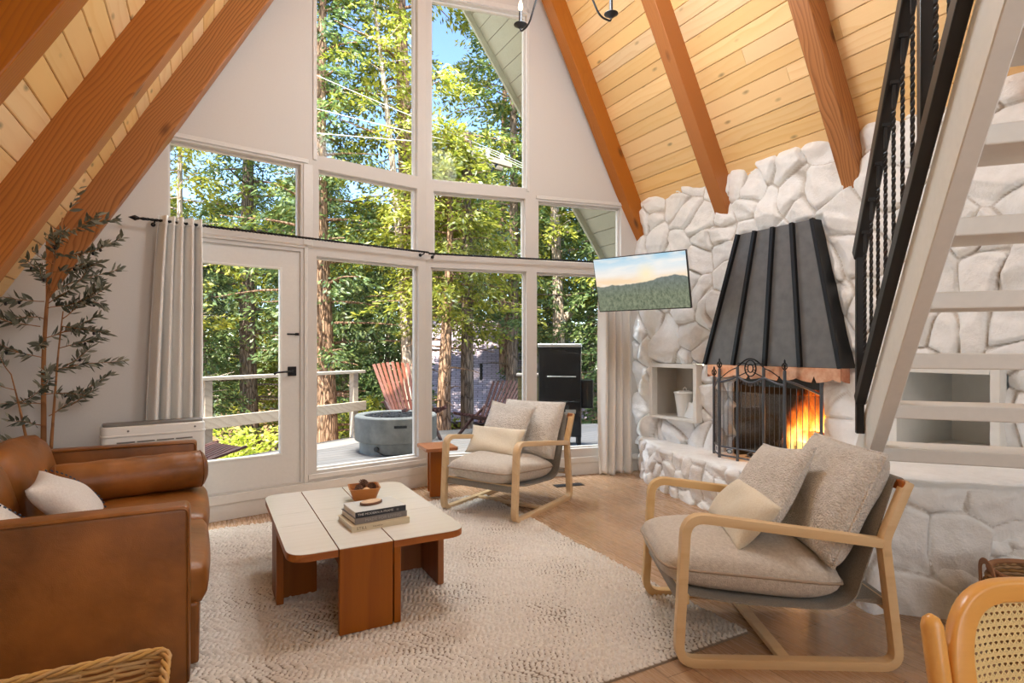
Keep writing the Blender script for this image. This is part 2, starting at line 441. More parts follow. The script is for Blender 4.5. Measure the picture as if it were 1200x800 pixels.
    # wicker
    M['wicker'] = m_wood('wicker_cane', S(222, 178, 112), S(178, 128, 70), freq=9, dist=3, island=True, perobj=False, rough=.6, fine=.6)
    M['cane'] = m_plain('cane_webbing', S(236, 212, 152), .55, var=.08)
    M['seagrass'] = m_wood('seagrass', S(186, 144, 98), S(132, 94, 58), freq=12, dist=3, island=True, perobj=False, rough=.8)
    M['strap'] = m_plain('leather_strap', S(160, 112, 76), .6)
    # small things
    M['bowl'] = m_wood('bowl_wood', S(186, 120, 66), S(130, 74, 36), freq=16, dist=4, rough=.4)
    M['cone'] = m_plain('cone_scale', S(112, 78, 58), .8, var=.3)
    M['nut'] = m_plain('pale_wood_ball', S(206, 164, 116), .6, var=.1)
    M['slice'] = m_wood('slice_face', S(222, 190, 156), S(196, 154, 114), freq=26, dist=1, rough=.7)
    M['paper'] = m_plain('paper', S(224, 216, 204), .9, var=.06)
    M['bookwhite'] = m_plain('white_cover', S(214, 212, 208), .4, var=.03)
    M['booknavy'] = m_plain('dark_spine', S(44, 46, 52), .5, var=.05)
    M['bookgrey'] = m_plain('grey_cover', S(122, 116, 112), .55, var=.05)
    M['bookcream'] = m_plain('cream_cover', S(206, 190, 160), .55, var=.05)
    M['ink'] = m_plain('pale_ink', S(190, 188, 184), .6)
    M['inkgrey'] = m_plain('grey_ink', S(156, 150, 146), .6)
    M['inkdark'] = m_plain('brown_ink', S(110, 98, 80), .6)
    M['log'] = m_plain('charred_wood', (.02, .014, .01), .95, bump=.8, bscale=30, var=.5)
    t = NT('bulb_glow'); e = t.n('Emission', {'Color': (1, .8, .55, 1), 'Strength': 6.0}); t.t.links.new(e.outputs[0], t.out.inputs[0]); M['bulb'] = t.m
    # fire
    t = NT('flame'); v0 = t.coord('Object'); sx = t.n('SeparateXYZ', {0: v0})
    v = t.n('Mapping', {0: v0, 'Scale': (7, 7, 2.6)}).outputs[0]
    n = t.noise(v, 1.7, 4, .55, .9)
    z = sx.outputs[2]; y = sx.outputs[1]
    hgt = t.math('MULTIPLY', z, 1.45)                       # 0..~1 up the fire
    side = t.math('MULTIPLY', t.math('POWER', t.math('ABSOLUTE', t.math('MULTIPLY', y, 2.9)), 2.0), .75)
    f = t.math('SUBTRACT', t.math('SUBTRACT', t.math('ADD', t.math('MULTIPLY', t.math('SUBTRACT', n, .5), 2.1), .80), hgt), side)
    den = t.ramp(f, (.06, 0), (.3, .35), (.55, 1))
    col = t.ramp(f, (.05, (1, .07, .005)), (.3, (1, .17, .012)), (.55, (1, .36, .04)), (.8, (1, .72, .25)))
    e = t.n('Emission', {'Color': col, 'Strength': t.math('MULTIPLY', den, 34.0)})
    t.t.links.new(e.outputs[0], t.out.inputs['Volume']); M['flame'] = t.m
    # television picture: sky with a low sun over wooded hills
    t = NT('television_picture'); v0 = t.coord('Object'); sx = t.n('SeparateXYZ', {0: v0}); x = sx.outputs[0]; z = sx.outputs[2]
    ridge = t.math('ADD', t.math('MULTIPLY', t.noise(t.n('Mapping', {0: v0, 'Scale': (1, 0, 0)}).outputs[0], 4.2, 3), .10), -.062)
    hump = t.math('MULTIPLY', t.math('POWER', 2.718, t.math('MULTIPLY', t.math('POWER', t.math('MULTIPLY', t.math('SUBTRACT', x, .28), 4.5), 2.0), -1.0)), .05)
    ridge = t.math('ADD', ridge, hump)
    sky = t.ramp(t.math('MULTIPLY', z, 3.6), (.12, S(252, 222, 184)), (.34, S(246, 240, 232)), (.62, S(216, 232, 240)), (1, S(150, 204, 230)))
    cl = t.noise(t.n('Mapping', {0: v0, 'Scale': (2, 1, 9)}).outputs[0], 1.6, 4)
    sky = t.mix(t.ramp(cl, (.45, 0), (.66, .8)), sky, S(252, 246, 238))
    dx = t.math('SUBTRACT', x, .07); dz = t.math('SUBTRACT', z, .075)
    sun = t.math('SQRT', t.math('ADD', t.math('MULTIPLY', dx, dx), t.math('MULTIPLY', dz, dz)))
    sky = t.mix(t.ramp(sun, (.0, 1), (.12, 0)), sky, S(255, 240, 200))
    tex = t.noise(t.n('Mapping', {0: v0, 'Scale': (34, 1, 24)}).outputs[0], 1.0, 5, .75)
    dep = t.math('ADD', t.math('MULTIPLY', z, -2.2), .28)
    land = t.mix(t.ramp(dep, (0, 0), (.55, 1)), S(118, 128, 140), S(148, 154, 128))
    land = t.mix(t.math('MULTIPLY', t.ramp(tex, (.35, 0), (.65, 1)), t.ramp(dep, (.05, .25), (.5, .9))), land, S(80, 92, 76))
    pic = t.mix(t.ramp(t.math('SUBTRACT', z, ridge), (0, 0), (.008, 1)), land, sky)
    em = t.n('Emission', {'Color': pic, 'Strength': 1.05}); gl = t.n('BsdfGlossy', {'Roughness': .1, 'Color': (.5, .5, .5, 1)})
    m = t.n('MixShader', {0: .04, 1: em.outputs[0], 2: gl.outputs[0]}); t.t.links.new(m.outputs[0], t.out.inputs[0]); M['tv'] = t.m
make_materials()
# ------------------------------------------------------------------ room shell
PX, PY = 1.915, 5.394                      # foot of the prow
AL, AR = R(10.15), R(-10.4)
KL, KR = 1.76, 1.95
xuL = lambda z: -.42 + (z - 2.6) / KL       # undersides of the rafters
xuR = lambda z: 4.21 - (z - 2.6) / KR
xbL = lambda z: -.66 + (z - 2.6) / KL       # faces of the boards
xbR = lambda z: 4.245 - (z - 2.92) / KR
ywall = lambda x: PY + (x - PX) * (math.tan(AL) if x < PX else math.tan(AR))
KNEE = -1.2
RW = 4.24

def facet(name, ang, x0, x1, z0, z1, holes, thick=.11):
    xs = sorted({x0, x1} | {h[0] for h in holes} | {h[1] for h in holes}); zs = sorted({z0, z1} | {h[2] for h in holes} | {h[3] for h in holes})
    mb = MB()
    for i in range(len(xs) - 1):
        for j in range(len(zs) - 1):
            cx, cz = (xs[i] + xs[i + 1]) / 2, (zs[j] + zs[j + 1]) / 2
            if any(h[0] < cx < h[1] and h[2] < cz < h[3] for h in holes): continue
            mb.box(xs[i], xs[i + 1], 0, thick, zs[j], zs[j + 1])
    me = mb.mesh(name)
    bm = bmesh.new(); bm.from_mesh(me)
    # drop the faces between neighbouring cells, then cut along the roof
    seen = {}
    for f in bm.faces:
        k = tuple(round(c, 4) for c in f.calc_center_median()); seen.setdefault(k, []).append(f)
    kill = [f for fs in seen.values() if len(fs) > 1 for f in fs]
    bmesh.ops.delete(bm, geom=kill, context='FACES')
    ca = math.cos(ang)
    for co, no in (((( xbL(3) - .02 - PX) / ca, 0, 3), (-KL * ca, 0, 1)), (((xbR(3) + .02 - PX) / ca, 0, 3), (KR * ca, 0, 1))):
        bmesh.ops.bisect_plane(bm, geom=bm.verts[:] + bm.edges[:] + bm.faces[:], plane_co=co, plane_no=no, clear_outer=True)
    bm.to_mesh(me); bm.free()
    return struct(name, me, M['wall'], loc=(PX, PY, 0), rot=(0, 0, ang))

WL = [(-1.085, -.09, 3.045, 4.85), (-1.068, -.095, 2.312, 2.926), (-1.085, -.08, .295, 2.164), (-2.204, -1.217, 2.31, 2.937)]
DOOR = (-2.20, -1.222, .215, 2.19)
WR = [(.05, 1.055, 3.035, 4.85), (.076, 1.04, 2.295, 2.924), (.05, 1.055, .275, 2.164), (1.188, 2.162, 2.28, 2.91), (1.169, 2.26, .28, 2.16)]
facet('wall_front_left', AL, (KNEE - PX) / math.cos(AL) - .02, 0, 0, 7.0, WL + [DOOR])
facet('wall_front_right', AR, 0, (RW + .35 - PX) / math.cos(AR), 0, 7.0, WR)

wn = 0
def window(ang, h, corner=False):
    """a fixed pane in its stop beads"""
    global wn; wn += 1
    x0, x1, z0, z1 = h; b = .018
    mb = MB()
    for q in ((x0, x0 + b, z0, z1), (x1 - b, x1, z0, z1), (x0 + b, x1 - b, z0, z0 + b), (x0 + b, x1 - b, z1 - b, z1)):
        mb.box(q[0], q[1], .05, .095, q[2], q[3])
    w = struct('window_%d' % wn, mb.mesh('window_frame', .003, 1), M['trim'], loc=(PX, PY, 0), rot=(0, 0, ang))
    g = MB().box(x0 + b * .6, x1 - b * .6, .068, .074, z0 + b * .6, z1 - b * .6)
    obj('pane', g.mesh('pane'), M['glass'], w)
    return w
for h in WL: window(AL, h)
for h in WR: window(AR, h)
# raised trim boards round the glazing
tn = 0
def trim(ang, boxes, name=None, mat='trim'):
    global tn; tn += 1
    mb = MB()
    for b in boxes: mb.box(*b)
    return struct('trim_%d' % tn, mb.mesh('trim', .003, 1), M[mat], loc=(PX, PY, 0), rot=(0, 0, ang))
xl = (KNEE - PX) / math.cos(AL)
trim(AL, [(-2.23, -1.16, -.014, 0, 2.955, 2.99)])
trim(AL, [(-1.20, -1.118, -.008, 0, 2.23, 2.95)])
trim(AL, [(-1.118, -1.085, -.012, 0, 3.0, 5.2)])
trim(AL, [(xl, 0, -.02, 0, .0, .13)])
trim(AL, [(-2.25, 0, -.03, 0, .13, .2)])
trim(AL, [(-1.16, 0, -.014, 0, .225, .268)])
trim(AL, [(-1.195, -1.165, -.016, 0, .2, 2.25), (-2.25, -1.165, -.016, 0, 2.222, 2.25)])
trim(AR, [(1.16, 2.30, -.014, 0, 2.93, 2.965)])
trim(AR, [(1.055, 1.085, -.012, 0, 3.0, 5.0)])
trim(AR, [(0, 2.36, -.02, 0, .0, .13)])
trim(AR, [(0, 2.36, -.03, 0, .13, .19)])
trim(AR, [(.0, 1.12, -.012, 0, 4.86, 4.91)])
trim(AL, [(-1.12, .0, -.012, 0, 4.86, 4.91)])

# the glazed door
def door():
    x0, x1, z0, z1 = DOOR
    gx0, gx1, gz0, gz1 = -2.0, -1.373, .462, 2.042
    mb = MB()
    for q in ((x0, gx0, z0, z1), (gx1, x1, z0, z1), (gx0, gx1, z0, gz0), (gx0, gx1, gz1, z1)):
        mb.box(q[0], q[1], .02, .065, q[2], q[3])
    d = struct('door_1', mb.mesh('door_leaf', 0), M['trim'], loc=(PX, PY, 0), rot=(0, 0, AL))
    b = MB(); e = .014
    for q in ((gx0, gx0 + e, gz0, gz1), (gx1 - e, gx1, gz0, gz1), (gx0, gx1, gz0, gz0 + e), (gx0, gx1, gz1 - e, gz1)):
        b.box(q[0], q[1], .012, .07, q[2], q[3])
    obj('glazing_bead', b.mesh('glazing_bead', .003, 1), M['white'], d)
    obj('pane', MB().box(gx0, gx1, .04, .046, gz0, gz1).mesh('pane'), M['glass'], d)
    zc = 1.165
    h = MB().box(-1.325, -1.255, .004, .02, zc - .04, zc + .04)
    rose = obj('lock_plate', h.mesh('lock_plate', .004, 2), M['blackmetal'], d)
    l = MB().tube([(-1.29, .012, zc), (-1.29, -.035, zc)], .011, 10)
    l.tube(fillet([(-1.29, -.032, zc), (-1.36, -.036, zc - .002), (-1.43, -.036, zc - .008), (-1.45, -.03, zc - .02)], .02, 4, False), .008, 8)
    obj('lever_handle', l.mesh('lever_handle', smooth=.6), M['blackmetal'], d)
    k = MB().box(-1.33, -1.235, .008, .02, 1.475, 1.487); k.box(-1.262, -1.235, -.004, .02, 1.47, 1.492)
    obj('latch_bolt', k.mesh('latch_bolt', .002, 1), M['blackmetal'], d)
door()

# floor
struct('floor', MB().box(KNEE - .1, RW + .6, -2.6, 5.4, -.06, 0).mesh('floor'), M['floor'])
# low wall on the side of the sofa
struct('wall_left', MB().box(KNEE - .1, KNEE, -2.6, 5.0, 0, 1.62).mesh('wall_left'), M['wall'])

struct('wall_back', MB().box(KNEE - .1, RW + .3, -2.7, -2.6, 0, 7.0).mesh('wall_back'), M['wall'])

# ceiling boards: every board its own strip, running front to back
def ceiling(name, side):
    k = KL if side == 'L' else KR
    nrm = math.sqrt(1 + k * k); d = Vector((1, 0, k)) / nrm if side == 'L' else Vector((-1, 0, k)) / nrm
    out = Vector((-k, 0, 1)) / nrm if side == 'L' else Vector((k, 0, 1)) / nrm
    z0 = 1.45 if side == 'L' else 2.55
    base = Vector((xbL(z0) if side == 'L' else xbR(z0), 0, z0))
    apex = 6.98
    L = (apex - z0) / d.z; w = .138
    # built with the grain along local x (= world y)
    Y = Vector((0, 1, 0))
    mb = MB(); n = int(L / w) + 1
    for i in range(n):
        a, b = i * w + .002, (i + 1) * w - .002
        xm = base.x + d.x * (a + b) / 2
        yend = ywall(min(max(xm, KNEE), 4.3)) + .06
        ys = [-2.6]; y = -2.6 + rnd.uniform(.8, 3.2)
        while y < yend - 1.0: ys.append(y); y += rnd.uniform(2.6, 4.2)
        ys.append(yend)
        for y0, y1 in zip(ys[:-1], ys[1:]):
            vs = []
            for yy in (y0 + .0008, y1 - .0008):
                for (tt, oo) in ((a, .004), (a + .005, 0), (b - .005, 0), (b, .004), (b, .03), (a, .03)):
                    vs.append((yy, tt, oo))
            fs = [(0, 1, 2, 3, 4, 5), (11, 10, 9, 8, 7, 6)] + [(q, q + 6, (q + 1) % 6 + 6, (q + 1) % 6) for q in range(6)]
            mb.add(vs, fs)
    mb.box(-2.6, 5.9, -.1, L + .1, .035, .09)          # the deck above, dark in the joints
    o = struct(name, mb.mesh(name), M['boards'])
    frame(o, Y, d, out, base)
ceiling('ceiling_left', 'L'); ceiling('ceiling_right', 'R')

# rafters
def rafter(side, y0, y1):
    k = KL if side == 'L' else KR; nrm = math.sqrt(1 + k * k)
    d = Vector((1, 0, k)) / nrm if side == 'L' else Vector((-1, 0, k)) / nrm
    out = Vector((-k, 0, 1)) / nrm if side == 'L' else Vector((k, 0, 1)) / nrm
    z0 = 1.22 if side == 'L' else 2.50
    dep = .24 * k / nrm if side == 'L' else .2 * k / nrm
    L = (6.86 - z0) / d.z
    mb = MB().box(0, L, 0, y1 - y0, 0, dep + .006)
    o = struct('ceiling_beam', mb.mesh('ceiling_beam', .006, 2), M['beam'])
    base = Vector((xuL(z0) if side == 'L' else xuR(z0), y0, z0))
    frame(o, d, Vector((0, 1, 0)), out, base)
for y0, y1 in ((4.88, 5.02), (3.69, 3.83), (2.49, 2.63), (1.29, 1.43)):
    rafter('L', y0, y1); rafter('R', y0, y1)
# roof outside the gable with its painted soffit boards
def soffit(side):
    k = KL if side == 'L' else KR; nrm = math.sqrt(1 + k * k)
    d = Vector((1, 0, k)) / nrm if side == 'L' else Vector((-1, 0, k)) / nrm
    out = Vector((-k, 0, 1)) / nrm if side == 'L' else Vector((k, 0, 1)) / nrm
    z0 = 2.3
    base = Vector((xbL(z0) if side == 'L' else xbR(z0), 0, z0))
    yin = lambda x: ywall(x) + .115
    yout = lambda x: 6.57 - .45 * (x - 2.81) if side == 'R' else 6.57 - .45 * ((2 * 1.94 - x) - 2.81)
    L = (6.95 - z0) / d.z; w = .19; mb = MB(); n = int(L / w)
    for i in range(n + 1):
        a, b = i * w + .003, min((i + 1) * w, L) - .003
        xa, xb_ = base.x + d.x * a, base.x + d.x * b
        v = [(yin(xa), a, 0), (yout(xa), a, 0), (yout(xb_), b, 0), (yin(xb_), b, 0)]
        v += [(p, q, .03) for p, q, _ in v]
        mb.add(v, [(0, 1, 2, 3), (7, 6, 5, 4), (0, 4, 5, 1), (1, 5, 6, 2), (2, 6, 7, 3), (3, 7, 4, 0)])
    xa, xb_ = base.x, base.x + d.x * L
    v = [(yin(xa), 0, .035), (yout(xa), 0, .035), (yout(xb_), L, .035), (yin(xb_), L, .035)]; v += [(p, q, .07) for p, q, _ in v]
    mb.add(v, [(0, 1, 2, 3), (7, 6, 5, 4), (0, 4, 5, 1), (1, 5, 6, 2), (2, 6, 7, 3), (3, 7, 4, 0)])
    # barge board along the edge
    v = []
    for (x, t) in ((xa, 0), (xb_, L)):
        y = yout(x); v += [(y, t, -.07), (y + .035, t, -.07), (y + .035, t, .1), (y, t, .1)]
    mb.add(v, [(0, 1, 5, 4), (1, 2, 6, 5), (2, 3, 7, 6), (3, 0, 4, 7), (0, 3, 2, 1), (4, 5, 6, 7)])
    global tn; tn += 1
    o = struct('trim_%d' % tn, mb.mesh('soffit'), M['soffit'])
    frame(o, Vector((0, 1, 0)), d, out, base)
soffit('R'); soffit('L')

# ------------------------------------------------------------------ stone
def stone_field(U, V, seeds, depth, rs, groove=.035, jitter=.018, warp=.05, angular=.9):
    """height of a dry-laid stone face over (U, V)"""
    sh = U.shape
    wu = U + warp * .35 * (np.sin(V * 9 + 1.3) + np.sin(U * 13 + V * 5)) * .5
    wv = V + warp * .35 * (np.sin(U * 8 + .4) + np.sin(V * 15 - U * 6)) * .5
    P = np.stack([wu.ravel(), wv.ravel()], -1)
    h = np.zeros(len(P)); G = np.zeros(len(P))
    off = rs.uniform(0, 1, len(seeds)); tilt = rs.uniform(-1, 1, (len(seeds), 2)); asp = rs.uniform(.72, 1.35, len(seeds)); poff = rs.uniform(0, 1, (len(seeds), 3)); pa = rs.uniform(0, 2 * PI, (len(seeds), 3)); pdir = np.stack([np.cos(pa), np.sin(pa)], -1) * rs.uniform(.3, 1, (len(seeds), 3, 1))
    for a in range(0, len(P), 20000):
        q = P[a:a + 20000]; D = q[:, None, :] - seeds[None]
        dd = np.sqrt((D[..., 0] * asp) ** 2 + (D[..., 1] / asp) ** 2)
        o = np.argsort(dd, 1)[:, :2]; r = np.arange(len(q))
        f1, f2 = dd[r, o[:, 0]], dd[r, o[:, 1]]
        e = np.clip((f2 - f1) / groove, 0, 1); e = np.sqrt(e) * .6 + .4 * e
        c = o[:, 0]; dl = D[r, c]
        top = depth * (.55 + .4 * off[c]) + (dl * tilt[c]).sum(1) * .14
        for pl in range(3):
            top = np.minimum(top, depth * (.62 + .35 * poff[c, pl]) + (dl * pdir[c, pl]).sum(1) * .55)
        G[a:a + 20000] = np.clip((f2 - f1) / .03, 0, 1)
        h[a:a + 20000] = e * np.clip(top, depth * .15, depth * 1.5)
    n = 0
    for k in range(10):
        an = rs.uniform(0, 2 * PI); fq = rs.uniform(14, 80)
        n = n + np.sin((P[:, 0] * math.cos(an) + P[:, 1] * math.sin(an)) * fq + rs.uniform(0, 6)) / fq
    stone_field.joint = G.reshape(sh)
    return (h + n * .075).reshape(sh)
def joints(me, g):
    at = me.attributes.new('joint', 'FLOAT', 'POINT'); at.data.foreach_set('value', np.asarray(g, dtype=np.float32).ravel())
def scatter(u0, u1, v0, v1, s, rs, j_=.42):
    out = []; nv = max(1, int((v1 - v0) / s)); 
    for j in range(nv + 1):
        nu = max(1, int((u1 - u0) / s)); 
        for i in range(nu + 1):
            out.append((u0 + (i + .5 * (j % 2) + rs.uniform(-j_, j_)) * (u1 - u0) / nu, v0 + (j + rs.uniform(-j_, j_)) * (v1 - v0) / nv))
    return np.array(out)
NICHE = (3.995, 4.655, .64, 1.205)          # bucket niche  (y0 y1 z0 z1)
FIREB = (2.755, 3.60, .40, 1.16)            # mouth of the fireplace
LOGN = (1.62, 2.245, .66, 1.25)             # white recess behind the stairs
def stone_wall():
    y0, y1, z0, z1, st = .2, 4.99, .3, 3.16, .0112
    ys = np.arange(y0, y1 + st * .5, st); zs = np.arange(z0, z1 + st * .5, st)
    Yg, Zg = np.meshgrid(ys, zs, indexing='ij')
    rs = np.random.RandomState(5)
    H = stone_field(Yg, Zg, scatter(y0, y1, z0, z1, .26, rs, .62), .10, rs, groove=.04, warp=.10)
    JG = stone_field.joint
    def flat(y, z, k, m=.03):                 # keep the stone flat round the openings
        d = np.maximum(np.maximum(k[0] - m - Yg, Yg - k[1] - m), np.maximum(k[2] - m - Zg, Zg - k[3] - m))
        return np.clip(d / .05, 0, 1)
    # hardly any relief where the hood lies against the wall
    s = np.clip((Zg - 1.212) / (2.365 - 1.212), 0, 1); ya = 2.543 + (2.81 - 2.543) * s; yb = 3.877 + (3.53 - 3.877) * s
    dh = np.maximum(np.maximum(ya - .02 - Yg, Yg - yb - .02), np.maximum(1.1 - Zg, Zg - 2.37)); H = H * np.where(dh < .0, .15, np.clip(.3 + dh / .05, 0, 1))
    H = H * np.clip((3.05 - Zg) / .12, .0, 1)
    X = RW + .012 - H
    idx = np.arange(len(ys) * len(zs)).reshape(len(ys), len(zs))
    q = np.stack([idx[:-1, :-1], idx[:-1, 1:], idx[1:, 1:], idx[1:, :-1]], -1)
    cy = (Yg[:-1, :-1] + st / 2); cz = (Zg[:-1, :-1] + st / 2)
    keep = np.ones(cy.shape, bool)
    for k in (NICHE, FIREB, LOGN):
        keep &= ~((cy > k[0]) & (cy < k[1]) & (cz > k[2]) & (cz < k[3]))
    # smooth block beside the fire
    jam = (Yg > 2.525) & (Yg < 2.765) & (Zg > .38) & (Zg < 1.18)
    X = np.where(jam, RW - .035 - .25 * H - np.where(np.abs(Zg - .83) < .012, -.02, 0), X)
    V = np.stack([X, Yg, Zg], -1).reshape(-1, 3)
    me = np_mesh('wall_right', V, q[keep].reshape(-1, 4), True)
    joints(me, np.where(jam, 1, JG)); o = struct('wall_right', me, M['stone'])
    # the body of the wall behind the stones
    mb = MB()
    ysb = sorted({-2.6, 5.0} | {k[i] for k in (NICHE, FIREB, LOGN) for i in (0, 1)}); zsb = sorted({0, 3.05} | {k[i] for k in (NICHE, FIREB, LOGN) for i in (2, 3)})
    for i in range(len(ysb) - 1):
        for j in range(len(zsb) - 1):
            a, b = (ysb[i] + ysb[i + 1]) / 2, (zsb[j] + zsb[j + 1]) / 2
            if any(k[0] < a < k[1] and k[2] < b < k[3] for k in (NICHE, FIREB, LOGN)): continue
            mb.box(RW + .02, RW + .30, ysb[i], ysb[i + 1], zsb[j], zsb[j + 1])
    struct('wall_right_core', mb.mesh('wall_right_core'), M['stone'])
stone_wall()
# raised hearth: a stone-faced ledge that turns out into the landing of the stairs
HZ, PZ = .40, .65
def ledge(name, line, z1, back, seed, cell, dp=.06, gr=.038, st=.0125):
    """line: floor line of the face (room side on the right hand when walking it)"""
    P = [Vector((x, y, 0)) for x, y in line]; P = fillet(P, .12, 6, False)
    L = [0]
    for a, b in zip(P[:-1], P[1:]): L.append(L[-1] + (b - a).length)
    T = L[-1]; us = np.arange(0, T + st * .5, st); vs = np.arange(0, z1 + st * .5, st); vs[-1] = z1
    xs = np.interp(us, L, [p.x for p in P]); ysn = np.interp(us, L, [p.y for p in P])
    tx = np.gradient(xs); ty = np.gradient(ysn); l = np.hypot(tx, ty); k = np.ones(9) / 9
    tx, ty = tx / l, ty / l
    pad = lambda a: np.convolve(np.pad(a, 4, 'edge'), k, 'valid'); tx, ty = pad(tx), pad(ty)
    nx, ny = -ty, tx                           # outwards
    U, V = np.meshgrid(us, vs, indexing='ij'); rs = np.random.RandomState(seed)
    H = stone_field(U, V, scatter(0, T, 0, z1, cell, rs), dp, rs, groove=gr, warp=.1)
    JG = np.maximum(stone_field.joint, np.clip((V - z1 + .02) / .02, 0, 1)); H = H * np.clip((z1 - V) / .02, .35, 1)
    X = xs[:, None] + nx[:, None] * (H - .03); Y = ysn[:, None] + ny[:, None] * (H - .03)
    A = np.stack([X, Y, V], -1)
    idx = np.arange(A.shape[0] * A.shape[1]).reshape(A.shape[:2])
    q = np.stack([idx[:-1, :-1], idx[1:, :-1], idx[1:, 1:], idx[:-1, 1:]], -1).reshape(-1, 4)
    verts = A.reshape(-1, 3)
    # rounded, uneven top laid as strips towards the back line
    bx = np.interp(np.linspace(0, 1, len(us)), np.linspace(0, 1, len(back)), [b[0] for b in back]); by = np.interp(np.linspace(0, 1, len(us)), np.linspace(0, 1, len(back)), [b[1] for b in back])
    m = 44; t = np.linspace(0, 1, m) ** 1.4
    TX = X[:, -1][:, None] * (1 - t) + bx[:, None] * t; TY = Y[:, -1][:, None] * (1 - t) + by[:, None] * t
    n = 0
    for kk in range(14):
        an = rs.uniform(0, 2 * PI); fq = rs.uniform(6, 70); n = n + np.sin((TX * math.cos(an) + TY * math.sin(an)) * fq + rs.uniform(0, 6)) / fq
    TZ = z1 + n * .03 * np.clip(t * 30, 0, 1) + .006 * np.clip(t * 14, 0, 1)
    B = np.stack([TX, TY, TZ], -1)
    j = np.arange(B.shape[0] * B.shape[1]).reshape(B.shape[:2]) + len(verts)
    q2 = np.stack([j[:-1, :-1], j[1:, :-1], j[1:, 1:], j[:-1, 1:]], -1).reshape(-1, 4)
    me = np_mesh(name, np.concatenate([verts, B.reshape(-1, 3)]), np.concatenate([q, q2]), True)
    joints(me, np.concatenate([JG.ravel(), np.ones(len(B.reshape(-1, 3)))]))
    bm = bmesh.new(); bm.from_mesh(me); bmesh.ops.remove_doubles(bm, verts=bm.verts, dist=1e-5)
    bmesh.ops.recalc_face_normals(bm, faces=bm.faces)
    if sum(f.normal.z for f in bm.faces if abs(f.normal.z) > .8) < 0: bmesh.ops.reverse_faces(bm, faces=bm.faces)
    bm.to_mesh(me); bm.free()
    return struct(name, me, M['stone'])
ledge('hearth', [(4.0, .9), (3.2, 1.62), (3.6, 2.6), (3.67, 2.9), (3.70, 3.3), (3.74, 3.75), (3.79, 4.05), (3.96, 4.55), (4.24, 4.95)][::-1][::-1], HZ, [(4.5, .9), (4.5, 5.0)], 21, .19)
ledge('hearth_landing', [(4.6, .55), (3.571, 1.302), (2.95, 1.755), (3.68, 2.5), (4.3, 2.55)], PZ, [(4.6, .7), (4.5, 1.6), (4.4, 2.2), (4.3, 2.5)], 8, .27, dp=.06, gr=.028)
# ------------------------------------------------------------------ rug
def rug():
    x0, x1, y0, y1, st = -.62, 2.285, 1.868, 4.80, .0056
    xs = np.arange(x0, x1, st); ys = np.arange(y0, y1, st)
    X, Y = np.meshgrid(xs, ys, indexing='ij')
    # rows of plump loops, every other row shifted
    px, py = .031, .0185
    row = np.floor((Y - y0) / py); ph = (row % 2) * .5 + np.sin(row * 12.9898) * .3 + .25 * np.sin(X * 31 + row) + .2 * np.sin(Y * 13 + X * 5)
    u = (X - x0) / px + ph; k = np.floor(u); fu = u - k - .5; fv = (Y - y0) / py - row - .5
    hsh = np.modf(np.abs(np.sin(k * 127.1 + row * 311.7) * 43758.5453))[0]
    fv = fv + fu * .35 * (1 - 2 * (row % 2)); h = np.sqrt(np.clip(1 - (fu * 2.1) ** 2 - (fv * 1.9) ** 2, 0, 1))
    Z = .006 + h * (.010 + .010 * hsh) + .003 * np.sin(X * 9) * np.sin(Y * 7)
    edge = np.minimum(np.minimum(X - x0, x1 - X), np.minimum(Y - y0, y1 - Y))
    Z = Z * np.clip(.45 + edge / .03, 0, 1)
    Z[0, :] = Z[-1, :] = .001; Z[:, 0] = Z[:, -1] = .001
    X = X + .004 * np.sin(Y * 5.1) + .003 * np.sin(Y * 17); Y = Y + .006 * np.sin(X * 3.3)
    idx = np.arange(X.size).reshape(X.shape)
    q = np.stack([idx[:-1, :-1], idx[1:, :-1], idx[1:, 1:], idx[:-1, 1:]], -1).reshape(-1, 4)
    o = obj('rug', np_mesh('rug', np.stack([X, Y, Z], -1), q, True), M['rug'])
    tag(o, 'large oatmeal rug of chunky woven wool under the coffee table', 'rug')
rug()
RZ = .022

# ------------------------------------------------------------------ sofa
def soft_box(name, x0, x1, y0, y1, z0, z1, b=.04, crown=0, seg=4, n=1):
    mb = MB().box(x0, x1, y0, y1, z0, z1)
    me = mb.mesh(name)
    bm = bmesh.new(); bm.from_mesh(me)
    bmesh.ops.subdivide_edges(bm, edges=bm.edges, cuts=9, use_grid_fill=True)
    cx, cy, cz = (x0 + x1) / 2, (y0 + y1) / 2, (z0 + z1) / 2
    hx, hy, hz = (x1 - x0) / 2, (y1 - y0) / 2, (z1 - z0) / 2
    rs = random.Random(sum(map(ord, name)) + int(y0 * 100))
    f1, f2 = rs.uniform(7, 11), rs.uniform(7, 11)
    for v in bm.verts:
        u, w, t = (v.co.x - cx) / hx, (v.co.y - cy) / hy, (v.co.z - cz) / hz
        # rounded edges by pulling the cube towards a superellipsoid
        d = Vector((u * hx, w * hy, t * hz)); q = Vector((max(-hx + b, min(hx - b, d.x)), max(-hy + b, min(hy - b, d.y)), max(-hz + b, min(hz - b, d.z))))
        e = d - q
        if e.length > b: e = e.normalized() * b
        p = q + e
        if crown:
            p.z += crown * max(0, 1 - u * u) * max(0, 1 - w * w) * (1 if t > 0 else 0)
            p.x += crown * max(0, 1 - t * t) * max(0, 1 - w * w) * (1 if u > 0 else 0) * .8
            p.z += .25 * crown * math.sin(u * f1 + 1) * math.sin(w * f2) * (1 if t > 0 else 0)
        v.co = Vector((cx, cy, cz)) + p
    for f in bm.faces: f.smooth = True
    bm.to_mesh(me); bm.free()
    return me
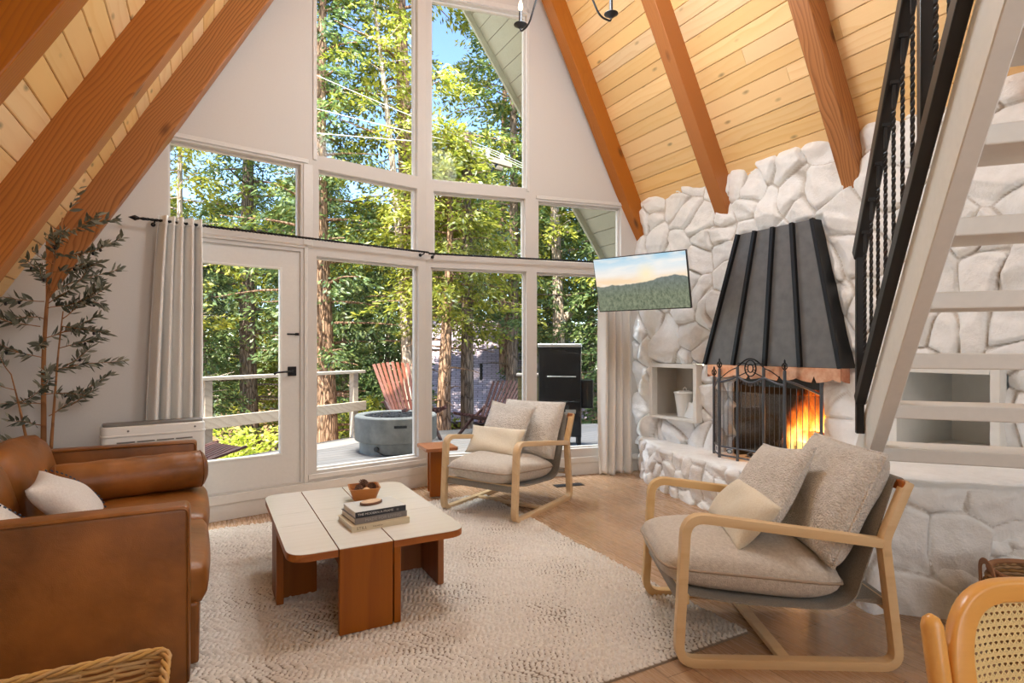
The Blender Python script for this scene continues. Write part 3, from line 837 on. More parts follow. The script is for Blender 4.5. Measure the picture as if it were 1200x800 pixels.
def sofa():
    X1, Y0, Y1 = -.058, 2.625, 4.55
    s = thing('sofa', 'cognac leather sofa with square arms standing along the low white wall', 'sofa', (0, 0, 0))
    L = M['leather']
    for (a, b) in ((Y0, Y0 + .125), (Y1 - .125, Y1)):
        mb = MB().box(-1.15, X1, a, b, .012, .73)
        arm = obj('arm', mb.mesh('arm', .022, 4, smooth=.7), L, s)
        pp = MB()
        for yy in (a, b):
            sg = -1 if yy == a else 1
            pp.tube(fillet([(-1.13, yy + sg * .001, .722), (X1 - .006, yy + sg * .001, .722), (X1 - .006, yy + sg * .001, .03)], .03, 5, False), .0042, 6)
        obj('piping', pp.mesh('piping', smooth=True), L, arm)
    obj('base', MB().box(-1.1, X1 + .03, Y0 + .127, Y1 - .127, .03, .29).mesh('base', .012, 2), L, s)
    obj('back', soft_box('back', -1.175, -.98, Y0 + .1, Y1 - .1, .10, .74, .05), L, s)
    ym = (Y0 + Y1) / 2; i0, i1 = Y0 + .13, Y1 - .13
    for (a, b) in ((i0, ym - .003), (ym + .003, i1)):
        c = obj('seat_cushion', soft_box('seat_cushion', -1.0, .0, a, b, .265, .445, .045, .022), L, s)
        bk = soft_box('back_cushion', -.10, .10, a + .01, b - .01, -.21, .21, .08, .03)
        o = obj('back_cushion', bk, L, s, loc=(-.90, 0, .625), rot=(0, R(-14), 0))
    for x in (-1.05, -.12):
        for y in (Y0 + .08, Y1 - .08):
            mb = MB().lathe([(0, .0), (.016, .0), (.022, .05), (0, .05)], 14)
            obj('leg', mb.mesh('leg', smooth=.6), M['darkslat'], s, loc=(x, y, .0 if x < -.62 else .004))
    # bolster lying against the far arm
    b = MB(); r = .118
    prof = [(0, -.41), (.07, -.405), (r - .012, -.385), (r, -.36)] + [(r + .002 * math.sin(i * 1.3), -.36 + .72 * i / 20) for i in range(1, 20)] + [(r, .36), (r - .012, .385), (.07, .405), (0, .41)]
    b.lathe(prof, 36)
    o = obj('bolster', b.mesh('bolster', smooth=.9), L, None, loc=(-.40, 4.175, .445 + r + .014), rot=(0, R(90), R(12)))
    tag(o, 'round cognac leather bolster lying along the arm of the sofa by the heater', 'bolster')
    for z in (-.372, .372):
        e = MB().tube([((r - .004) * math.cos(t * PI / 16), (r - .004) * math.sin(t * PI / 16), z) for t in range(32)], .0045, 6, closed=True)
        obj('piping', e.mesh('piping', smooth=True), L, o)
sofa()
def P_ROT(lean, yaw):
    l = R(lean); z = Vector((-math.sin(l), 0, math.cos(l))); x = Vector((0, -1, 0)); y = z.cross(x)
    return (Matrix.Rotation(R(yaw), 3, 'Z') @ Matrix((x, y, z)).transposed()).to_euler()
def linen_pillow(label, loc, rot, w=.5, h=.36):
    o = obj('pillow', pillow_mesh('pillow', w, h, .16, pinch=.07, seed=int(loc[1] * 10)), M['linen'], None, loc, rot)
    tag(o, label, 'pillow')
    mb = MB()                                     # a row of blue running stitches down one end
    n = 17
    for i in range(n):
        V = -.9 + 1.8 * i / (n - 1); U = -.52
        ed = ((1 - abs(U) ** 2.2) * (1 - abs(V) ** 2.2)) ** .45
        for sd in (1,):
            x = U * w / 2 * (1 - .07 * (1 - V * V) * U * U); z = V * h / 2
            mb.box(x - .0022, x + .0022, ed * .08 + .001, ed * .08 + .0065, z - .006, z + .006)
    obj('stitching', mb.mesh('stitching'), M['blue'], o)
    return o
linen_pillow('white linen pillow with blue stitching leaning in front of the leather bolster', (-.60, 3.50, .612), P_ROT(48, 6))
linen_pillow('white linen pillow with blue stitching tucked behind the near sofa arm', (-.74, 2.93, .612), P_ROT(50, -4))

# ------------------------------------------------------------------ woven basket in front of the sofa
def wicker_basket():
    x0, x1, y0, y1, H = -.86, -.105, 1.50, 2.03, .45
    t = thing('wicker_basket', 'open rectangular wicker basket standing in front of the sofa arm', 'basket', (0, 0, 0))
    mb = MB()
    per = [(x0, y0), (x1, y0), (x1, y1), (x0, y1)]
    loop = fillet([(a, b, 0) for a, b in per], .05, 5)
    # dense resampling of the outline
    pts = []
    for i in range(len(loop)):
        a, b = loop[i], loop[(i + 1) % len(loop)]; n = max(1, int((b - a).length / .02))
        for k in range(n): pts.append(a.lerp(b, k / n))
    N = len(pts); cx, cy = (x0 + x1) / 2, (y0 + y1) / 2
    nrm = []
    for i in range(N):
        tg = pts[(i + 1) % N] - pts[i - 1]; nrm.append(Vector((tg.y, -tg.x, 0)).normalized())
    rows = 42
    for r in range(rows):
        z = .012 + (H - .03) * r / (rows - 1); ta = .93 + .07 * z / H
        path = []
        for i in range(N):
            w = math.sin(i * PI / 4 + (r % 2) * PI) * .008
            p = pts[i] + nrm[i] * w
            path.append((cx + (p.x - cx) * ta, cy + (p.y - cy) * ta, z + math.sin(i * .7 + r) * .002 + (.004 * math.sin(i * .13 + r * 2))))
        mb.tube(path, .0058, 5, closed=True)
    obj('woven_side', mb.mesh('woven_side', smooth=True), M['wicker'], t)
    st = MB()
    for i in range(0, N, 4):
        p = pts[i]
        st.tube([(cx + (p.x - cx) * .93, cy + (p.y - cy) * .93, .004), (p.x, p.y, H)], .0045, 5)
    obj('stake', st.mesh('stake', smooth=True), M['wicker'], t)
    rim = MB()
    for s in (0, 1, 2):
        rim.tube([(p.x + nrm[i].x * .009 * math.cos(i * .9 + s * 2.09), p.y + nrm[i].y * .009 * math.cos(i * .9 + s * 2.09), H - .004 + .007 * math.sin(i * .9 + s * 2.09)) for i, p in enumerate(pts)], .0062, 5, closed=True)
    obj('rim', rim.mesh('rim', smooth=True), M['wicker'], t)
    obj('bottom', MB().prism([(cx + (p.x - cx) * .92, cy + (p.y - cy) * .92) for p in pts], .0, .012).mesh('bottom'), M['wicker'], t)
wicker_basket()

# ------------------------------------------------------------------ coffee table
def rounded_rect(x0, x1, y0, y1, r, n=7):
    return [(p.x, p.y) for p in fillet([(x0, y0, 0), (x1, y0, 0), (x1, y1, 0), (x0, y1, 0)], r, n)]
def clip_poly(poly, a, b, axis):
    """keep a <= coord <= b of a convex outline"""
    for lim, keep in ((a, lambda v: v >= a - 1e-9), (b, lambda v: v <= b + 1e-9)):
        out = []
        for i in range(len(poly)):
            p, q = poly[i - 1], poly[i]; kp, kq = keep(p[axis]), keep(q[axis])
            if kp != kq:
                t = (lim - p[axis]) / (q[axis] - p[axis]); out.append(tuple(p[c] + t * (q[c] - p[c]) for c in (0, 1)))
            if kq: out.append(q)
        poly = out
    return poly
def coffee_table():
    # local frame: origin at the front left corner of the top
    ox, oy = .322, 2.728; W, D, H, T = .872, 1.215, .425, .036
    t = thing('coffee_table', 'square teak coffee table with rounded glare-whitened top on four panel legs', 'coffee table', (ox, oy, RZ - .004))
    ztop = H - RZ + .004
    out = rounded_rect(0, W, 0, D, .105)
    xc = [0, .222, .482, W]; yc = [0, .475, .715, D]
    gx, gy = .003, .0012
    slab = MB(); face = MB()
    for i in range(3):
        for j in range(3):
            a = xc[i] + (gx if i else -1); b = xc[i + 1] - (gx if i < 2 else -1)
            c = yc[j] + (gy if j else -1); d = yc[j + 1] - (gy if j < 2 else -1)
            p = clip_poly(clip_poly(out, a, b, 0), c, d, 1)
            q = [v for k, v in enumerate(p) if (Vector(v) - Vector(p[k - 1])).length > 1e-6]
            slab.prism(q, ztop - T, ztop - .003)
            face.prism(q, ztop - .0028, ztop)
    slab.box(.05, W - .05, .05, D - .05, ztop - T - .004, ztop - T + .012)
    obj('apron', slab.mesh('apron'), M['teak'], t)
    obj('tabletop', face.mesh('tabletop'), M['glaretop'], t)
    z1 = ztop - T + .002
    p = .036
    def leg(bx):
        mb = MB()
        for b in bx: mb.box(*b, 0, ztop - .0034 if b[2] < 0 else z1)
        obj('leg', mb.mesh('leg', .003, 1), M['teakv'], t)
    leg([(.2245, .4785, -.0012, p), (.486, .520, .003, .28)])
    leg([(.0, p, .48, .712), (.0, .215, .56, .56 + p)])
    leg([(W - p, W, .33, .62), (.66, W, .62, .62 + p)])
    leg([(.40, .64, D - .002 - p, D - .002), (.40, .40 + p, D - .3, D)])
    return t
coffee_table()
TZ = .425
# books, bowl and slice on it
def book(label, cover, page, loc, rz, w, d, h, ink=None, txt=None, size=.02, spine=None, group='books stacked on the coffee table'):
    t = thing('book', label, 'book', loc, rz, group)
    th = .003
    cv = MB().box(-w / 2, w / 2, -d / 2, d / 2, 0, th); cv.box(-w / 2, w / 2, -d / 2, d / 2, h - th, h)
    obj('cover', cv.mesh('cover', .0008, 1), cover, t)
    sp = MB().box(-w / 2, w / 2, -d / 2 - .0015, -d / 2 + .004, 0, h)
    obj('spine', sp.mesh('spine', .0008, 1), spine or cover, t)
    obj('pages', MB().box(-w / 2 + .004, w / 2 - .004, -d / 2 + .004, d / 2 - .004, th, h - th).mesh('pages'), page, t)
    if txt:
        for s, x, sz, sxx in txt:
            me = text_mesh('title', s, sz, .0004, 'CENTER', sxx)
            obj('title', me, ink, t, loc=(x, -d / 2 - .0019, h / 2), rot=(R(90), 0, 0))
    return t
BA = R(7)
book('cream hardback reading STILL at the bottom of the stack on the table', M['bookcream'], M['paper'], (.795, 3.075, TZ), R(5), .315, .245, .031, M['inkdark'], [('STILL', -.105, .021, 1.15), ('living with less', -.02, .009, 1)])
book('grey hardback reading MADE FOR LIVING in the middle of the stack', M['bookgrey'], M['paper'], (.80, 3.085, TZ + .0312), R(6), .285, .225, .031, M['inkgrey'], [('MADE FOR LIVING', .01, .021, 1.15)])
book('pale book with dark spine reading THE MODERN A-FRAME on top of the stack', M['bookwhite'], M['paper'], (.802, 3.085, TZ + .0624), R(5), .275, .215, .029, M['ink'], [('THE MODERN A-FRAME', -.03, .0165, 1.1), ('| |', .09, .014, 1)], spine=M['booknavy'])
def wood_slice():
    pr = [(0, .0)] + [(.052, 0), (.056, .004), (.056, .010), (.052, .0135), (0, .0135)]
    t = thing('wood_slice', 'oval slice of wood with dark bark rim lying on the top book', 'coaster', (.79, 3.105, TZ + .0918), R(20))
    e = MB(); e.lathe([(.050, 0), (.0575, .003), (.0575, .0115), (.050, .0135)], 30)
    b = obj('bark_rim', e.mesh('bark_rim', smooth=.8), M['cone'], t); b.scale = (1.15, .72, 1)
    f = MB().lathe([(0, .0002), (.0515, .0002), (.0515, .0142), (0, .0142)], 30)
    g = obj('face', f.mesh('face', smooth=.8), M['slice'], t); g.scale = (1.15, .72, 1)
wood_slice()
def bowl():
    c = (.858, 3.545, TZ); t = thing('bowl', 'square tapered wooden bowl filled with pine cones on the coffee table', 'bowl', c, R(-8))
    hb, ht, H, th = .058, .094, .085, .009
    mb = MB()
    rings = []
    for (hw, z) in ((hb - .02, 0), (hb, .002), (hb + .012, .02), (ht - .004, H - .004), (ht, H), (ht - th, H), (hb + .005, .024), (hb - .015, .012)):
        rings.append([(p[0], p[1], z) for p in rounded_rect(-hw, hw, -hw, hw, .028, 5)])
    n = len(rings[0]); vs = [p for r in rings for p in r]; fs = []
    for i in range(len(rings) - 1):
        for k in range(n): fs.append((i * n + k, i * n + (k + 1) % n, (i + 1) * n + (k + 1) % n, (i + 1) * n + k))
    fs.append(tuple(range(n - 1, -1, -1))); fs.append(tuple((len(rings) - 1) * n + k for k in range(n)))
    mb.add(vs, fs)
    obj('bowl_body', mb.mesh('bowl_body', smooth=.7), M['bowl'], t)
    def cone(label, loc, rot, r=.026, h=.055):
        m = MB(); k = 0
        m.lathe([(0, -h / 2), (r * .4, -h * .4), (r * .55, 0), (r * .3, h * .4), (0, h / 2)], 10)
        for i in range(58):
            f = i / 58; z = -h / 2 + h * f; rr = r * math.sin(PI * min(1, .12 + f * .88)) ** .7
            a = i * 2.39996; A = Matrix.Translation((0, 0, z)) @ Matrix.Rotation(a, 4, 'Z') @ Matrix.Rotation(R(-35 + 40 * f), 4, 'Y')
            m.add([(rr * .3, -.003, -.001), (rr * 1.05, -.0055, .001), (rr * 1.15, 0, .004), (rr * 1.05, .0055, .001), (rr * .3, .003, -.001), (rr * .7, 0, .004)], [(0, 1, 5), (1, 2, 5), (2, 3, 5), (3, 4, 5), (4, 3, 2, 1, 0)], A)
        o = obj('pine_cone', m.mesh('pine_cone', weld=False), M['cone'], None, loc, rot); tag(o, label, 'pine cone', 'pine cones in the bowl')
    x, y, z = c
    cone('open pine cone lying in the bowl at the side nearer the sofa', (x - .040, y - .02, z + .073), (R(70), 0, R(30)), .03, .062)
    cone('dark pine cone standing at the back of the wooden bowl', (x + .006, y + .044, z + .088), (R(20), R(15), 0), .031, .058)
    cone('pine cone lying in the bowl at the side nearer the armchair', (x + .052, y - .004, z + .074), (R(80), R(20), R(-50)), .028, .058)
    cone('pine cone deep in the middle of the wooden bowl', (x - .004, y + .004, z + .045), (R(90), 0, R(80)), .024, .05)
    for lab, q in (('pale wooden ball at the front rim of the bowl', (x + .002, y - .052, z + .068)),):
        o = obj('wooden_ball', MB().ball((0, 0, 0), .024, .024, .019, 12).mesh('wooden_ball', smooth=True), M['nut'], None, q); tag(o, lab, 'ball')
bowl()

# ------------------------------------------------------------------ armchairs
def armchair(name, label, loc, rz, sc):
    t = thing(name, label, 'armchair', loc, rz)
    W = .335                                       # centre of the side frames
    A = [(.445, .018), (.412, .617), (-.385, .515), (-.443, .018)]
    for s in (1, -1):
        y = s * W; mb = MB()
        loop = [p for p in fillet([(a, y, b) for a, b in A], [.075, .085, .012, .07], 7)]
        bar(mb, loop, .046, .036, closed=True)
        obj('side_frame', mb.mesh('side_frame', .004, 2, smooth=.6), M['oak'], t)
        ub = MB(); bar(ub, fillet([(-.392, y, .46), (-.386, y, .53), (-.482, y, .765)], .06, 5, False), .0462, .037)
        ub.add([], [])
        obj('back_post', ub.mesh('back_post', .006, 2, smooth=.6), M['oak'], t)
    cr = MB(); bar(cr, [(-.468, -W - .019, .748), (-.468, W + .019, .748)], .042, .03, up=(0, 0, 1))
    obj('top_rail', cr.mesh('top_rail', .006, 2), M['teak'], t)
    st = MB(); bar(st, [(.0, -W, .02), (.0, W, .02)], .024, .05, up=(0, 0, 1))
    obj('stretcher', st.mesh('stretcher', .003, 1), M['oak'], t)
    fr = MB(); bar(fr, [(.408, -W, .27), (.408, W, .27)], .04, .022, up=(0, 0, 1))
    obj('front_rail', fr.mesh('front_rail', .003, 1), M['oak'], t)
    br = MB(); bar(br, [(-.415, -W, .25), (-.415, W, .25)], .045, .022, up=(0, 0, 1))
    obj('rear_rail', br.mesh('rear_rail', .003, 1), M['oak'], t)
    # sling: canvas from the top rail down under the seat to the front rail
    prof = fillet([(-.492, 0, .745), (-.48, 0, .776), (-.448, 0, .765), (-.29, 0, .26), (-.2, 0, .225), (.2, 0, .245), (.425, 0, .285), (.43, 0, .235)], [0, .02, .02, .1, .12, .2, .03, 0], 8, False)
    sl = MB(); bar(sl, prof, W * 2 - .055, .006)
    obj('sling', sl.mesh('sling', smooth=.7), M['sling'], t)
    sp = MB()
    sp.add([(-.30, W * .8, .25), (-.43, W * .93, .245), (-.30, W * .8, .256), (-.43, W * .93, .275), (-.30, -W * .8, .25), (-.43, -W * .93, .245), (-.30, -W * .8, .256), (-.43, -W * .93, .275)], [(0, 1, 5, 4), (2, 6, 7, 3), (0, 2, 3, 1), (4, 5, 7, 6), (0, 4, 6, 2), (1, 3, 7, 5)])
    obj('sling_flap', sp.mesh('sling_flap'), M['sling'], t)
    # seat cushion, laid flat then tipped
    w, d = .60, .79
    sm = pillow_mesh('seat_cushion', w, d, .20, 34, .02, seed=3, p=4.5, amp=.009, rnd_=.16)
    c = obj('seat_cushion', sm, M['seatfab'], t, loc=(.108, 0, .352), rot=(R(-90), 0, R(-90)))
    c.rotation_euler = (Matrix.Rotation(R(-5), 3, 'Y') @ Matrix.Rotation(R(-90), 3, 'Z') @ Matrix.Rotation(R(90), 3, 'X')).to_euler()
    obj('piping', pillow_seam(MB(), w, d, .02, .006, rnd_=.16).mesh('piping', smooth=True), M['seam'], c)
    bmh = pillow_mesh('back_cushion', .60, .52, .205, 28, .03, seed=5, p=4, amp=.012)
    b = obj('back_cushion', bmh, M['boucle'], t, loc=(-.315, 0, .63))
    b.rotation_euler = (Matrix.Rotation(R(-25), 3, 'Y') @ Matrix.Rotation(R(-90), 3, 'Z')).to_euler()
    obj('piping', pillow_seam(MB(), .60, .52, .03, .007).mesh('piping', smooth=True), M['boucle'], b)
    t.scale = sc if hasattr(sc, '__len__') else (sc,) * 3
    return t
def chair_pillow(label, chair, w, h, th, pos, lean, yaw, roll, mat, seed, seam=True, name='pillow'):
    o = obj(name, pillow_mesh(name, w, h, th, pinch=.09, seed=seed, amp=.009), mat)
    bpy.context.view_layer.update()
    Lm = Matrix.Translation(pos) @ (Matrix.Rotation(yaw, 4, 'Z') @ Matrix.Rotation(-lean, 4, 'Y') @ Matrix.Rotation(R(-90), 4, 'Z') @ Matrix.Rotation(roll, 4, 'Y'))
    o.matrix_world = Matrix.LocRotScale(chair.location, chair.rotation_euler, chair.scale) @ Lm
    tag(o, label, 'pillow')
    if seam: obj('piping', pillow_seam(MB(), w, h, .09, .004).mesh('piping', smooth=True), mat, o)
    return o
CB = armchair('armchair', 'blond wood sling armchair standing in front of the fireplace hearth', (2.36, 1.90, 0), R(150), 1.04)
CA = armchair('armchair', 'blond wood sling armchair standing by the window with the black smoker behind', (2.33, 4.41, 0), R(209), (1.05, 1.05, 1.0))
for o in (CA, CB):
    pass
chair_pillow('square nubby pillow leaning on the back of the armchair by the fireplace', CB, .43, .43, .15, (-.085, -.07, .655), R(33), R(4), R(8), M['boucle'], 31)
chair_pillow('cream lumbar pillow at the front of the armchair by the fireplace', CB, .46, .27, .13, (.055, -.02, .545), R(42), R(4), R(-8), M['cream'], 32, False)
chair_pillow('square nubby pillow leaning on the back of the armchair by the window', CA, .43, .43, .15, (-.105, -.10, .665), R(30), R(8), R(-6), M['boucle'], 33)
chair_pillow('cream lumbar pillow lying across the armchair by the window', CA, .50, .27, .14, (.03, -.12, .545), R(34), R(12), R(-2), M['cream'], 34, False)

# small table between the window and the armchair
def side_table():
    t = thing('side_table', 'small teak side table beside the armchair under the window post', 'side table', (1.73, 4.85, 0), R(-4))
    W, D, H = .30, .36, .46
    top = MB().prism(rounded_rect(0, W, 0, D, .03), H - .03, H)
    obj('tabletop', top.mesh('tabletop', .003, 1), M['teak'], t)
    obj('leg', MB().box(.05, .21, .06, .09, .012, H - .03).mesh('leg', .003, 1), M['teakv'], t)
    obj('leg', MB().box(.09, .25, D - .09, D - .06, .012, H - .03).mesh('leg', .003, 1), M['teakv'], t)
    obj('stretcher', MB().box(.12, .15, .09, D - .09, .06, .13).mesh('stretcher'), M['teak'], t)
side_table()
def floor_vent():
    t = thing('floor_vent', 'dark metal grille set in the floor under the window behind the armchair', 'floor vent', (3.02, 4.72, .0), R(-10))
    mb = MB().box(0, .30, 0, .11, 0, .004); obj('frame', mb.mesh('frame', .001, 1), M['blackmetal'], t)
    s = MB()
    for i in range(12): s.box(.012 + i * .0235, .020 + i * .0235, .012, .098, .004, .007)
    obj('grille', s.mesh('grille'), M['greymetal'], t)
floor_vent()

# ------------------------------------------------------------------ dining chair and basket at the right
def dining_chair():
    t = thing('dining_chair', 'honey wood dining chair with curved cane back beside the seagrass basket', 'dining chair', DC_LOC, DC_RZ)
    # local: x across the back, y towards the sitter's front, z up ; back curved in plan
    Wd, zb, zt = .235, .44, .778
    cur = lambda x: -.10 * (x / Wd) ** 2 * -1
    def P(x, z): return (x, cur(x) * .55 - (z - .46) * .22, z)
    pts = []
    for p in fillet([(-Wd, 0, zb), (Wd, 0, zb), (Wd, 0, zt), (-Wd, 0, zt)], [.06, .06, .225, .225], 12):
        pts.append(p)
    dense = []
    for i in range(len(pts)):
        a, b = pts[i], pts[(i + 1) % len(pts)]; n = max(1, int((b - a).length / .03))
        for k in range(n):
            q = a.lerp(b, k / n); dense.append(P(q.x, q.z))
    mb = MB(); bar(mb, dense, .036, .052, up=(0, 1, .0), closed=True)
    obj('back_frame', mb.mesh('back_frame', .009, 3, smooth=.8), M['honey'], t)
    # woven cane: uprights, rows and diagonals
    c = MB(); r = .0016
    inside = lambda x, z: abs(x) < Wd - .02 and zb + .02 < z < zt - .02 and not (z > zt - .16 and abs(x) > Wd - .16 and (abs(x) - (Wd - .16)) ** 2 + (z - (zt - .16)) ** 2 > .142 ** 2)
    def strand(f, n=40, w=.0022):
        run = []
        for i in range(n + 1):
            x, z = f(i / n)
            if inside(x, z): run.append(P(x, z))
            else:
                if len(run) > 1: bar(c, run, .0012, w * .85, up=(0, 1, 0))
                run = []
        if len(run) > 1: bar(c, run, .0012, w * .85, up=(0, 1, 0))
    g = .0155
    for i in range(-15, 16):
        x = i * g
        strand(lambda s, x=x: (x - .0016, zb + (zt - zb) * s), 24); strand(lambda s, x=x: (x + .0022, zb + (zt - zb) * s), 24)
    for j in range(0, 31):
        z = zb + j * g
        strand(lambda s, z=z: (-Wd + 2 * Wd * s, z - .0016), 24); strand(lambda s, z=z: (-Wd + 2 * Wd * s, z + .0022), 24)
    for k in range(-40, 41):
        strand(lambda s, k=k: (k * g + (s - .5) * .34, zb - .02 + s * .34), 40, .0034)
        strand(lambda s, k=k: (k * g - (s - .5) * .34, zb - .02 + s * .34), 40, .0034)
    obj('cane_panel', c.mesh('cane_panel', weld=False), M['cane'], t)
    for s in (-1, 1):
        lg = MB(); lg.tube([(s * .262, .085, 0), (s * .265, .06, .3), (s * .284, .035, .55), (s * .286, .0, .72), (s * .286, -.004, .737), (s * .286, -.006, .745)], [.016, .021, .024, .023, .017, .004], 14)
        obj('leg', lg.mesh('leg', smooth=.8), M['honey'], t)
        lf = MB(); lf.tube([(s * .22, .47, 0), (s * .215, .455, .42)], [.015, .021], 12)
        obj('leg', lf.mesh('leg', smooth=.8), M['honey'], t)
    st = MB().prism(rounded_rect(-.25, .25, .06, .50, .07), .425, .465)
    obj('seat', st.mesh('seat', .01, 3, smooth=.7), M['honey'], t)
DC_LOC, DC_RZ = (1.726, .565, 0), R(150)
dining_chair()
def grass_basket():
    t = thing('seagrass_basket', 'round woven seagrass basket with leather strap handles by the stone landing', 'basket', (3.16, 1.10, 0))
    mb = MB(); rows = 24
    for r in range(rows):
        z = .012 + .36 * r / (rows - 1); rad = .155 + .03 * math.sin(PI * r / (rows - 1)) + .01
        mb.tube([((rad + .004 * math.sin(k * 3 + (r % 2) * PI)) * math.cos(k * PI / 24), (rad + .004 * math.sin(k * 3 + (r % 2) * PI)) * math.sin(k * PI / 24), z) for k in range(48)], .0095, 6, closed=True)
    obj('woven_side', mb.mesh('woven_side', smooth=True), M['seagrass'], t)
    obj('bottom', MB().lathe([(0, 0), (.16, 0), (.16, .01), (0, .01)], 30).mesh('bottom'), M['seagrass'], t)
    rm = MB().tube([(.166 * math.cos(k * PI / 24), .166 * math.sin(k * PI / 24), .383) for k in range(48)], .013, 8, closed=True)
    obj('rim', rm.mesh('rim', smooth=True), M['strap'], t)
    for a in (R(135), R(-45)):
        h = MB(); Mx = Matrix.Rotation(a, 4, 'Z')
        bar(h, fillet([(.182, -.07, .30), (.19, -.06, .40), (.195, .0, .43), (.19, .06, .40), (.182, .07, .30)], .03, 5, False), .006, .026, up=(1, 0, 0), M=Mx)
        obj('handle', h.mesh('handle', .002, 1), M['strap'], t)
grass_basket()
# ------------------------------------------------------------------ fireplace
HOOD_B = (4.08, 2.543, 3.827)      # x, y0, y1 of the lower front edge
HOOD_T = (4.15, 2.81, 3.51)
def fireplace():
    t = thing('fireplace', 'stone fireplace with a tapering black metal hood and copper valance', 'fireplace', (0, 0, 0))
    zb, zt = 1.212, 2.365; xb = RW + .01
    B = [(HOOD_B[0], HOOD_B[1], zb), (HOOD_B[0], HOOD_B[2], zb), (xb, HOOD_B[2] + .05, zb), (xb, HOOD_B[1] - .0, zb)]
    T = [(HOOD_T[0], HOOD_T[1], zt), (HOOD_T[0], HOOD_T[2], zt), (xb, HOOD_T[2] + .02, zt), (xb, HOOD_T[1], zt)]
    mb = MB().add(B + T, [(0, 1, 2, 3), (7, 6, 5, 4), (0, 4, 5, 1), (1, 5, 6, 2), (2, 6, 7, 3), (3, 7, 4, 0)])
    hood = obj('hood', mb.mesh('hood', .004, 1), M['hood'], t)
    for i0, i1, sg in ((3, 0, -1), (1, 2, 1)):              # black sheets over the narrow flanks, standing in for their shade
        o3 = Vector((0, sg * .004, 0)); q = [Vector(B[i0]) + o3, Vector(B[i1]) + o3, Vector(T[i1]) + o3, Vector(T[i0]) + o3]
        fl = MB().add(q + [v - o3 * .9 for v in q], [(0, 1, 2, 3), (7, 6, 5, 4), (0, 4, 5, 1), (1, 5, 6, 2), (2, 6, 7, 3), (3, 7, 4, 0)])
        obj('flank_shade', fl.mesh('flank_shade'), M['hoodrib'], hood)
    # standing seams
    n = 4
    for i in range(n + 1):
        f = i / n
        a = Vector(B[0]).lerp(Vector(B[1]), f); b = Vector(T[0]).lerp(Vector(T[1]), f)
        rb = MB(); bar(rb, [a + Vector((-.014, 0, 0)), b + Vector((-.014, 0, 0))], .034, .034, up=(0, 1, 0))
        obj('seam_rib', rb.mesh('seam_rib', .003, 1), M['hoodrib'], hood)
    # copper valance with a scalloped lower edge
    def val(p0, p1, name):
        L = (Vector(p1) - Vector(p0)).length; N = 120; top = []; low = []
        for i in range(N + 1):
            s = i / N; u = (s * L / .30) % 1.0
            drop = .085 + .03 * math.sin(PI * u) ** .7 - (.05 * max(0, 1 - abs(u - .5) / .07))
            top.append((s, 0)); low.append((s, -drop))
        d = (Vector(p1) - Vector(p0)); nrm = Vector((d.y, -d.x, 0)).normalized() * .0015
        vs = []; 
        for off in (-1, 1):
            for s, z in top: vs.append(Vector(p0) + d * s + nrm * off)
            for s, z in low: vs.append(Vector(p0) + d * s + nrm * off + Vector((0, 0, z)))
        m = N + 1; fs = []
        for i in range(N):
            fs += [(i, i + 1, m + i + 1, m + i), (2 * m + i, 3 * m + i, 3 * m + i + 1, 2 * m + i + 1), (m + i, m + i + 1, 3 * m + i + 1, 3 * m + i)]
        obj(name, MB().add(vs, fs).mesh(name), M['copper'], t)
    e = .012
    val((HOOD_B[0] + e, HOOD_B[2] - e, zb), (HOOD_B[0] + e, HOOD_B[1] + e, zb), 'copper_valance')
    val((HOOD_B[0] + e, HOOD_B[1] + e, zb), (xb - .05, HOOD_B[1] + e, zb), 'copper_valance')
    val((xb - .05, HOOD_B[2] - e, zb), (HOOD_B[0] + e, HOOD_B[2] - e, zb), 'copper_valance')
    # firebox
    y0, y1, z0, z1 = FIREB; d = .52
    fb = MB()
    a = (RW + .0, y1 - .0); b = (RW + d, y1 - .12); c = (RW + d, y0 + .10); e2 = (RW + .0, y0 + .0)
    P = [a, b, c, e2]
    for p, q in zip(P[:-1], P[1:]):
        dv = Vector((q[0] - p[0], q[1] - p[1], 0)); n2 = Vector((-dv.y, dv.x, 0)).normalized() * .05
        vs = [(p[0], p[1], z0 - .02), (q[0], q[1], z0 - .02), (q[0], q[1], z1 + .1), (p[0], p[1], z1 + .1)]
        vs += [(v[0] + n2.x, v[1] + n2.y, v[2]) for v in vs]
        fb.add(vs, [(0, 1, 2, 3), (7, 6, 5, 4), (0, 4, 5, 1), (1, 5, 6, 2), (2, 6, 7, 3), (3, 7, 4, 0)])
    fb.box(RW - .02, RW + d + .04, y0 - .02, y1 + .02, z0 - .05, z0 + .002)
    fb.box(RW - .005, RW + d + .04, y0 - .04, y1 + .04, z1 + .02, z1 + .07)
    obj('firebox', fb.mesh('firebox'), M['firebrick'], t)
    fr = MB().box(RW + .015, RW + .03, y0 + .0, y1 - .0, z1 - .13, z1 + .05)
    fr.box(RW + .012, RW + .028, y0 - .005, y0 + .018, z0, z1)
    obj('lintel', fr.mesh('lintel'), M['black'], t)
fireplace()
